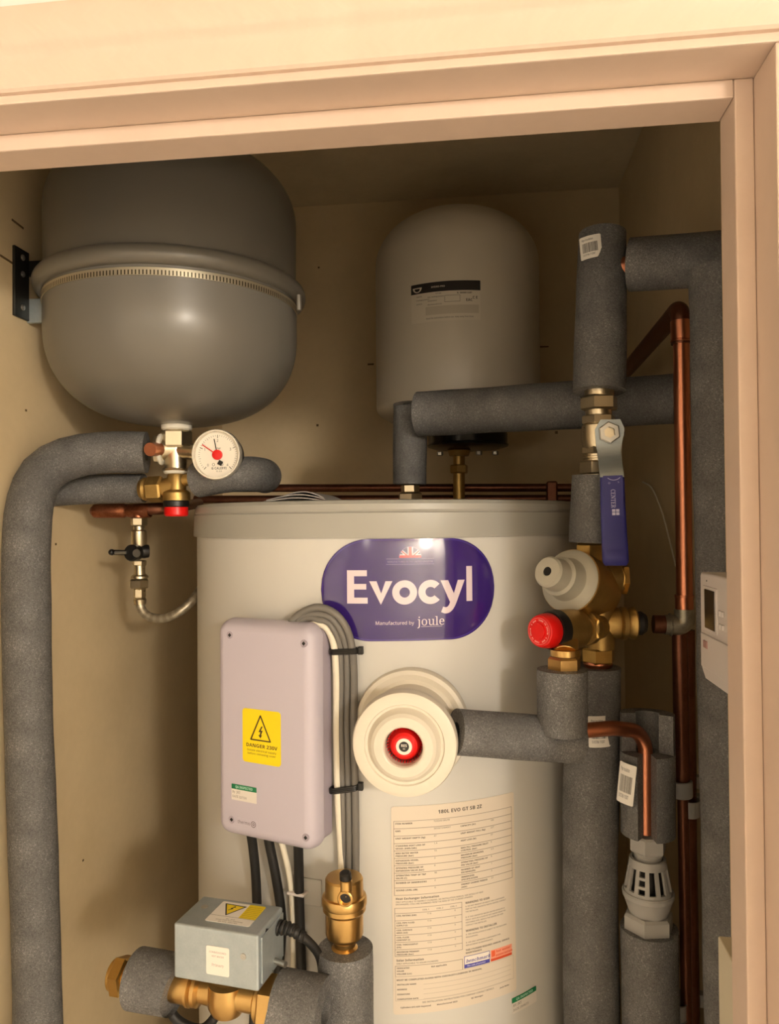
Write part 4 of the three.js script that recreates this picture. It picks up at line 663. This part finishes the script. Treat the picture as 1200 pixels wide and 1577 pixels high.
// ---------------------------------------------------------------- tundish
{
  const z = -0.915, P = (px, py) => at(px, py, z), D = V(0, -1, 0), m = (px) => px * 0.98 / FOC;
  const t = thing('tundish', 'grey plastic tundish with drip slots below the slit foam sleeve', 'tundish', P(999, 1440));
  part('top_nut', [hex(P(998, 1284), D, m(24), m(25), 0.35), lathe(P(998, 1307), D, [[0, 0], [m(18), 0], [m(19), 0.001], [m(18), 0.002], [m(19), 0.004], [m(18), 0.006], [m(19), 0.007], [m(18), m(14)], [0, m(14)]], 36)], M.greyPlastic, t);
  // slotted cone: a conical shell with windows cut by leaving gaps between bars
  const y0 = P(998, 1320).y, y1 = P(998, 1374).y, cx0 = P(998, 1345).x, rA = m(24), rB = m(33), pieces = [];
  const seg = (a0, a1, s0, s1, ri) => { const pos = [], uv = [], idx = [], n = a1 - a0 > 3 ? 56 : 6; const pt = (a, s, r) => { const rr = (rA + (rB - rA) * s) - r; pos.push(cx0 + Math.sin(a) * rr, y0 + (y1 - y0) * s, z + Math.cos(a) * rr); uv.push(a, s); }; for (let i = 0; i <= n; i++) { const a = a0 + (a1 - a0) * i / n; pt(a, s0, 0); pt(a, s1, 0); pt(a, s1, ri); pt(a, s0, ri); } for (let i = 0; i < n; i++) for (let k = 0; k < 4; k++) { const A = 4 * i + k, B = 4 * i + (k + 1) % 4; idx.push(A, B, A + 4, B, B + 4, A + 4); } idx.push(0, 3, 2, 0, 2, 1); const e = 4 * n; idx.push(e, e + 1, e + 2, e, e + 2, e + 3); return build(pos, uv, idx, 30); };
  const th = 0.003;
  pieces.push(seg(0, 6.2832, 0, 0.22, th), seg(0, 6.2832, 0.84, 1, th));
  const stepA = 6.2832 / 13;   // thirteen openings; every fourth column is a ladder of three small windows
  for (let k = 0; k < 13; k++) { const a = -0.47 + k * stepA; pieces.push(seg(a + 0.145, a + stepA - 0.145, 0.2, 0.86, th)); if (k % 4 === 0 && k < 12) for (const q of [0.385, 0.62]) pieces.push(seg(a - 0.16, a + 0.16, q, q + 0.07, th)); }
  part('slotted_cone', pieces, M.greyPlastic, t);
  part('inner_nozzle', lathe(V(cx0, y0, z), V(0, -1, 0), [[0, 0], [m(15), 0.001], [m(20), y0 - y1 - 0.002], [0, y0 - y1 - 0.002]], 32), M.black, t);
  part('funnel', lathe(P(998.5, 1370), D, [[m(28), 0], [m(34), 0], [m(35), 0.002], [m(34), m(8)], [m(33), m(9)], [m(26), m(30)], [m(24.5), m(36)], [m(24.5), m(46)], [0, m(46)]], 48), M.greyPlastic, t);
  part('bottom_nut', [hex(P(999, 1404), D, m(30), m(34), 0.35), rod(P(999, 1432), P(999, 1446), m(24))], M.greyPlastic, t);
}

// ---------------------------------------------------------------- wall programmer and spur box beside the door
{
  const X = 0.2, a = atX(1079, 884, X), b = atX(1081, 1027, X), zN = -0.647, t = thing('wall_programmer', 'white heating programmer with a dark display on the wall by the door jamb', 'programmer', V(X, b.y, a.z));
  const sh = new THREE.Shape(), zl = 0, zr = zN - a.z, hh = a.y - b.y; sh.moveTo(0, 0.004); sh.lineTo(0.002, 0); sh.lineTo(0.012, -0.007); sh.lineTo(zr, -0.007); sh.lineTo(zr, hh); sh.lineTo(0.002, hh); sh.lineTo(0, hh - 0.002); sh.closePath();
  const toWall = (g) => g.rotateY(-Math.PI / 2).translate(X, b.y, a.z);     // local x runs toward the door, local z out of the wall
  part('case', toWall(new THREE.ExtrudeGeometry(sh, { depth: 0.026, bevelEnabled: true, bevelThickness: 0.002, bevelSize: 0.002, bevelSegments: 3 }).translate(0, 0, -0.028)), M.plasticWhite, t);
  const du = (u, v, w, h, d, mat, name, r = 0.001) => part(name, toWall(rbox(w, h, d, r).translate(u + w / 2, v + h / 2, d / 2 - 0.0002)), mat, t);
  du(0.011, hh * 0.42, 0.042, hh * 0.47, 0.0012, M.plasticWhite, 'display_frame'); du(0.017, hh * 0.45, 0.031, hh * 0.41, 0.0018, M.screen, 'display');
  du(0.005, 0.002, zr - 0.008, hh * 0.36, 0.0022, M.plasticWhite, 'flap', 0.0015); du(0.016, hh * 0.24, 0.012, 0.007, 0.0032, std({ color: 0xb48a84, roughness: 0.4 }), 'button');
  for (let i = 0; i < 4; i++) du(0.06 + (i % 2) * 0.008, hh * (0.5 + 0.13 * Math.floor(i / 2)), 0.005, 0.005, 0.0022, M.plasticWhite, 'button');
  du(0.02, hh * 0.935, 0.0016, 0.0016, 0.0006, M.black, 'indicator', 0.0004);
  const s0 = atX(1107.5, 1441, X), s1y = s0.y - 0.16, s = thing('spur_box', 'cream surface-mounted electrical box low on the wall by the door jamb', 'electrical box', V(X, s1y, s0.z));
  part('box', block(X - 0.001, s1y, s0.z, 0.229, s0.y, -0.648, 0.0015), std({ color: 0xd9cfb6, roughness: 0.4 }), s);
  for (const [u, v] of [[0.012, 0.08], [0.03, 0.1]]) part('screw', rbox(0.001, 0.007, 0.002, 0.0004).rotateX(0.3).translate(X - 0.0012, s0.y - v, s0.z + u), M.darkZinc, s);
}

// ---------------------------------------------------------------- motorised valve at the bottom left
{
  const f0 = at(333, 1473, -0.748), turn = -0.15, t = thing('motorised_valve', 'zinc motorised valve head on a brass body at the cylinder foot', 'valve', f0, turn);
  const inv = t.matrixWorld.clone().invert(), L = (px, py, z) => { const a = camera.position.clone().applyMatrix4(inv), b = camera.position.clone().add(ray(px, py)).applyMatrix4(inv).sub(a); return a.addScaledVector(b, (z - a.z) / b.z); };
  const k = { local: true }, A = L(265, 1421, 0), B = L(397, 1441, 0), C = L(270, 1508, 0), E = L(399, 1527, 0), w = (B.x - A.x + E.x - C.x) / 2, h = (A.y - C.y + B.y - E.y) / 2, cx0 = (A.x + B.x + C.x + E.x) / 4, cy0 = (A.y + B.y + C.y + E.y) / 4, d = 0.06;
  const head = part('head_cover', rbox(w, h, d, 0.0025).translate(cx0, cy0, -d / 2), M.zinc, t, k), R = cx0 + w / 2, T = cy0 + h / 2;
  for (const [z, y, l] of [[-0.022, T - 0.004, 0.011], [-0.05, cy0 - 0.008, 0.008], [-0.03, cy0 - h / 2 + 0.008, 0.008]]) part('slot', rbox(0.0008, 0.0035, l, 0.0003).rotateX(-0.5).translate(R + 0.0001, y - 0.002, z), M.rubber, head, k);
  part('side_plate', rbox(0.0016, h - 0.01, d - 0.008, 0.0006).translate(R + 0.0007, cy0, -d / 2 - 0.002), M.zinc, head, k);
  const sw = L(375, 1473, 0); part('screw', lathe(V(sw.x, sw.y, 0), V(0, 0, 1), [[0, 0], [0.0032, 0], [0.003, 0.001], [0.0012, 0.0012], [0, 0.0006]], 20), M.steel, head, k);
  const wst = print(460, 380, (x) => { x.fillStyle = '#eeeae2'; x.fillRect(0, 0, 460, 380); x.fillStyle = '#f0d40c'; x.fillRect(290, 0, 170, 260); x.strokeStyle = '#1d1a14'; x.lineWidth = 13; x.lineJoin = 'round'; x.fillStyle = '#f0d40c'; x.beginPath(); x.moveTo(150, 238); x.lineTo(50, 40); x.lineTo(268, 52); x.closePath(); x.fill(); x.stroke(); x.save(); x.translate(152, 112); x.scale(-1, -1); x.rotate(0.3); x.fillStyle = '#1d1a14'; bolt(x, 1.3); x.restore(); x.save(); x.translate(375, 130); x.rotate(Math.PI); for (let i = 0; i < 7; i++) text(x, 'Disconnect from supply', -74, -104 + i * 32, '14px sans-serif', '#564c14'); x.restore(); x.fillStyle = '#55504a'; x.fillRect(0, 262, 460, 4); x.save(); x.translate(230, 330); x.rotate(Math.PI); ['220-240V~ 50Hz 6W', 'Motorised zone valve 22mm', 'IP20  T40'].forEach((s, i) => text(x, s, 0, -22 + i * 28, '22px sans-serif', '#6a625a', 'center')); x.restore(); });
  const tl = L(345, 1399, 0); part('warning_label', plate(0.05, 0.041, 0.002, 0.0003).rotateX(-Math.PI / 2).translate(cx0 + 0.006, T + 0.0001, -0.033), wst, head, { local: true, label: 'white and yellow high-voltage warning label' });
  const fs = print(240, 260, (x) => { x.fillStyle = '#ece3d8'; x.fillRect(0, 0, 240, 260); ['COMMISSIONED', 'HOT WATER'].forEach((s, i) => text(x, s, 120, 62 + i * 36, '24px sans-serif', '#a08a84', 'center')); text(x, 'Primary', 120, 180, '32px serif', '#a08a84', 'center'); });
  const c = L(335.5, 1480, 0); part('paper_label', plate(0.0255, 0.0285, 0.002, 0.0003).translate(c.x, c.y, 0.0001), fs, head, { local: true, label: 'small cream paper label' });
  const wt = L(286, 1394, -0.04); part('weld_spot', lathe(V(cx0 - w / 2 + 0.014, T, -0.038), V(0, 1, 0), [[0, 0], [0.004, 0], [0.003, 0.0006], [0, 0.0004]], 16), M.steel, head, k);
  part('lever', [sweep([V(R, cy0 - h / 2 + 0.012, -0.036), V(R + 0.016, cy0 - h / 2 + 0.013, -0.03)], 0.003, { seg: 12 })], M.steel, t, { local: true, label: 'small manual lever' });
  part('side_arm', sweep(spline([V(cx0 - w / 2, cy0 + 0.004, -0.05), V(cx0 - w / 2 - 0.007, cy0 - 0.002, -0.045), V(cx0 - w / 2 - 0.004, cy0 - 0.012, -0.045)], 12), 0.002, { seg: 8 }), M.darkZinc, t, k);
  // brass body along local x
  const zb = -0.032, bl = L(270, 1522, zb), brr = L(432, 1537, zb), yb = (bl.y + brr.y) / 2 - 0.001, X1 = V(1, 0, 0), mm = L(350, 1545, zb);
  part('valve_body', [lathe(V(bl.x, yb, zb), X1, [[0, 0], [0.0165, 0], [0.0165, 0.018], [0.0185, 0.019], [0.0185, 0.022], [0.015, 0.024], [0.0175, 0.026], [0.0175, 0.03], [0.013, 0.033], [0.0135, 0.045], [0.016, 0.06], [0.0135, 0.072], [0.014, brr.x - bl.x], [0, brr.x - bl.x]], 40), lathe(V(mm.x, yb + 0.012, zb), V(0, -1, 0), [[0, 0], [0.019, 0], [0.0205, 0.012], [0.02, 0.022], [0.016, 0.03], [0.009, 0.033], [0, 0.033]], 36)], M.brassBright, t, k);
  const nr = L(401, 1535, zb); part('union_nut', [hex(V(nr.x + 0.004, yb, zb), X1, 0.02, 0.0265, 0.3), lathe(V(nr.x - 0.002, yb, zb), X1, [[0, 0], [0.019, 0], [0.021, 0.002], [0.021, 0.007], [0, 0.007]], 36)], M.brassBright, t, k);
  // black cable with strain relief
  const e0 = V(R, T - 0.014, -0.045), pts = [e0, V(R + 0.016, T - 0.014, -0.043), V(R + 0.034, T - 0.022, -0.045)];
  part('strain_relief', [...Array.from({ length: 6 }, (_, i) => { const p = e0.clone().lerp(pts[2], i / 7 + 0.03); p.y += 0.003 * Math.sin(i / 5 * 3); return lathe(p, V(1, -0.22, 0), [[0, 0], [0.0078 - i * 0.0005, 0], [0.0082 - i * 0.0005, 0.0012], [0.0078 - i * 0.0005, 0.0026], [0.0055, 0.0032], [0.0055, 0.0052], [0, 0.0052]], 20); })], M.rubber, t, k);
  part('cable', sweep(spline([V(R + 0.004, T - 0.0145, -0.045), V(R + 0.024, T - 0.019, -0.046), V(R + 0.034, T - 0.03, -0.052), V(R + 0.041, T - 0.05, -0.062), V(R + 0.042, T - 0.1, -0.07)], 40), 0.0046, { seg: 14 }), M.rubber, t, k);
  // sleeves and end fitting on the same axis
  const world = (v) => v.clone().applyMatrix4(t.matrixWorld), l0 = L(210, 1497, zb), l1 = L(270, 1520, zb), r0 = L(428, 1540, zb), r1 = L(490, 1545, zb);
  foam([world(V(l0.x, yb, zb)), world(V(bl.x + 0.001, yb, zb))], 0.0305, 0.013, 'short level grey foam sleeve left of the motorised valve', { skewB: 0.25 });
  foam([world(V(r0.x, yb, zb)), world(V(r0.x + 0.052, yb, zb))], 0.0325, 0.013, 'short level grey foam sleeve right of the motorised valve', { skewA: 0.2 });
  const ef = thing('pipe_fitting', 'brass compression fitting at the far end of the left foam sleeve', 'pipe fitting', world(V(l0.x, yb, zb))), ex = V(-1, 0, 0).applyAxisAngle(V(0, 1, 0), turn), ep = world(V(l0.x + 0.004, yb, zb));
  part('nut', [rod(ep, ep.clone().addScaledVector(ex, 0.016), 0.015), hex(ep.clone().addScaledVector(ex, 0.014), ex, 0.014, 0.021, 0.2), rod(ep.clone().addScaledVector(ex, 0.027), ep.clone().addScaledVector(ex, 0.032), 0.0165)], M.brass, ef);
  const cb = (pts, label) => solo('cable', sweep(spline(pts, 40), 0.0052, { seg: 14 }), M.rubber, label, 'cable');
  cb([at(258, 1545, -0.80), at(272, 1570, -0.80), at(310, 1585, -0.80), at(335, 1560, -0.80), at(345, 1530, -0.81)], 'black cable looping below the left foam sleeve of the motorised valve');
}

// ---------------------------------------------------------------- automatic air vent on its upright sleeve
{
  const z = -0.805, P = (px, py, dz = 0) => at(px, py, z + dz), U = V(0, 1, 0), m = (px) => px * 0.845 / FOC, b = P(531, 1473), y = (py) => P(531, py).y - b.y;
  foam([P(532, 1459), ...foot(534, z)], 0.0288, 0.013, 'upright grey foam sleeve below the brass air vent in front of the cylinder', { skewA: 0.0 });
  const t = thing('air_vent', 'brass automatic air vent with a black cap standing on a foam sleeve', 'air vent', b);
  part('base_nut', [hex(b.clone().add(V(0, -0.012, 0)), U, 0.018, m(19), 0.2), lathe(b.clone().add(V(0, 0.005, 0)), U, [[0, 0], [m(17), 0], [m(19.5), 0.002], [m(19.5), 0.005], [m(16), 0.007], [m(17), 0.01], [m(17), y(1444) - 0.004], [0, y(1444) - 0.004]], 32)], M.brassBright, t);
  part('float_chamber', lathe(b, U, [[0, y(1447)], [m(20), y(1446)], [m(26), y(1441)], [m(28), y(1436)], [m(28), y(1404)], [m(30), y(1402)], [m(32), y(1399)], [m(32), y(1390)], [0, y(1390)]], 56), M.brassBright, t);
  part('bonnet', lathe(b, U, [[0, y(1392)], [m(32.5), y(1392)], [m(33.5), y(1390)], [m(33.5), y(1382)], [m(32), y(1378)], [m(28.5), y(1377)], [m(28), y(1353)], [m(26), y(1350)], [m(12), y(1349)], [0, y(1349)]], 56), M.brassBright, t);
  part('outlet', [lathe(P(533, 1381, m(24)), V(0, 0, 1), [[0, 0], [m(11.5), 0], [m(11.5), m(8)], [m(10), m(9)], [m(8.5), m(9)], [m(8.5), m(5)], [0, m(5)]], 32), rod(P(533, 1355, m(23)), P(533, 1372, m(23)), m(9))], M.brassBright, t);
  part('outlet_hole', lathe(P(533, 1381, m(28.5)), V(0, 0, 1), [[0, 0], [m(8.4), 0], [m(8.4), m(1)], [m(5), m(1.2)], [0, m(0.4)]], 28), M.black, t);
  part('cap', lathe(P(532.5, 1355, m(21)), V(0, 1, 0.25), [[0, 0], [m(7.5), 0], [m(9), 0.0015], [m(8.5), m(11)], [m(6), m(13)], [0, m(13)]], 24), M.black, t, { label: 'black dust cap' });
}

renderer.render(scene, camera);
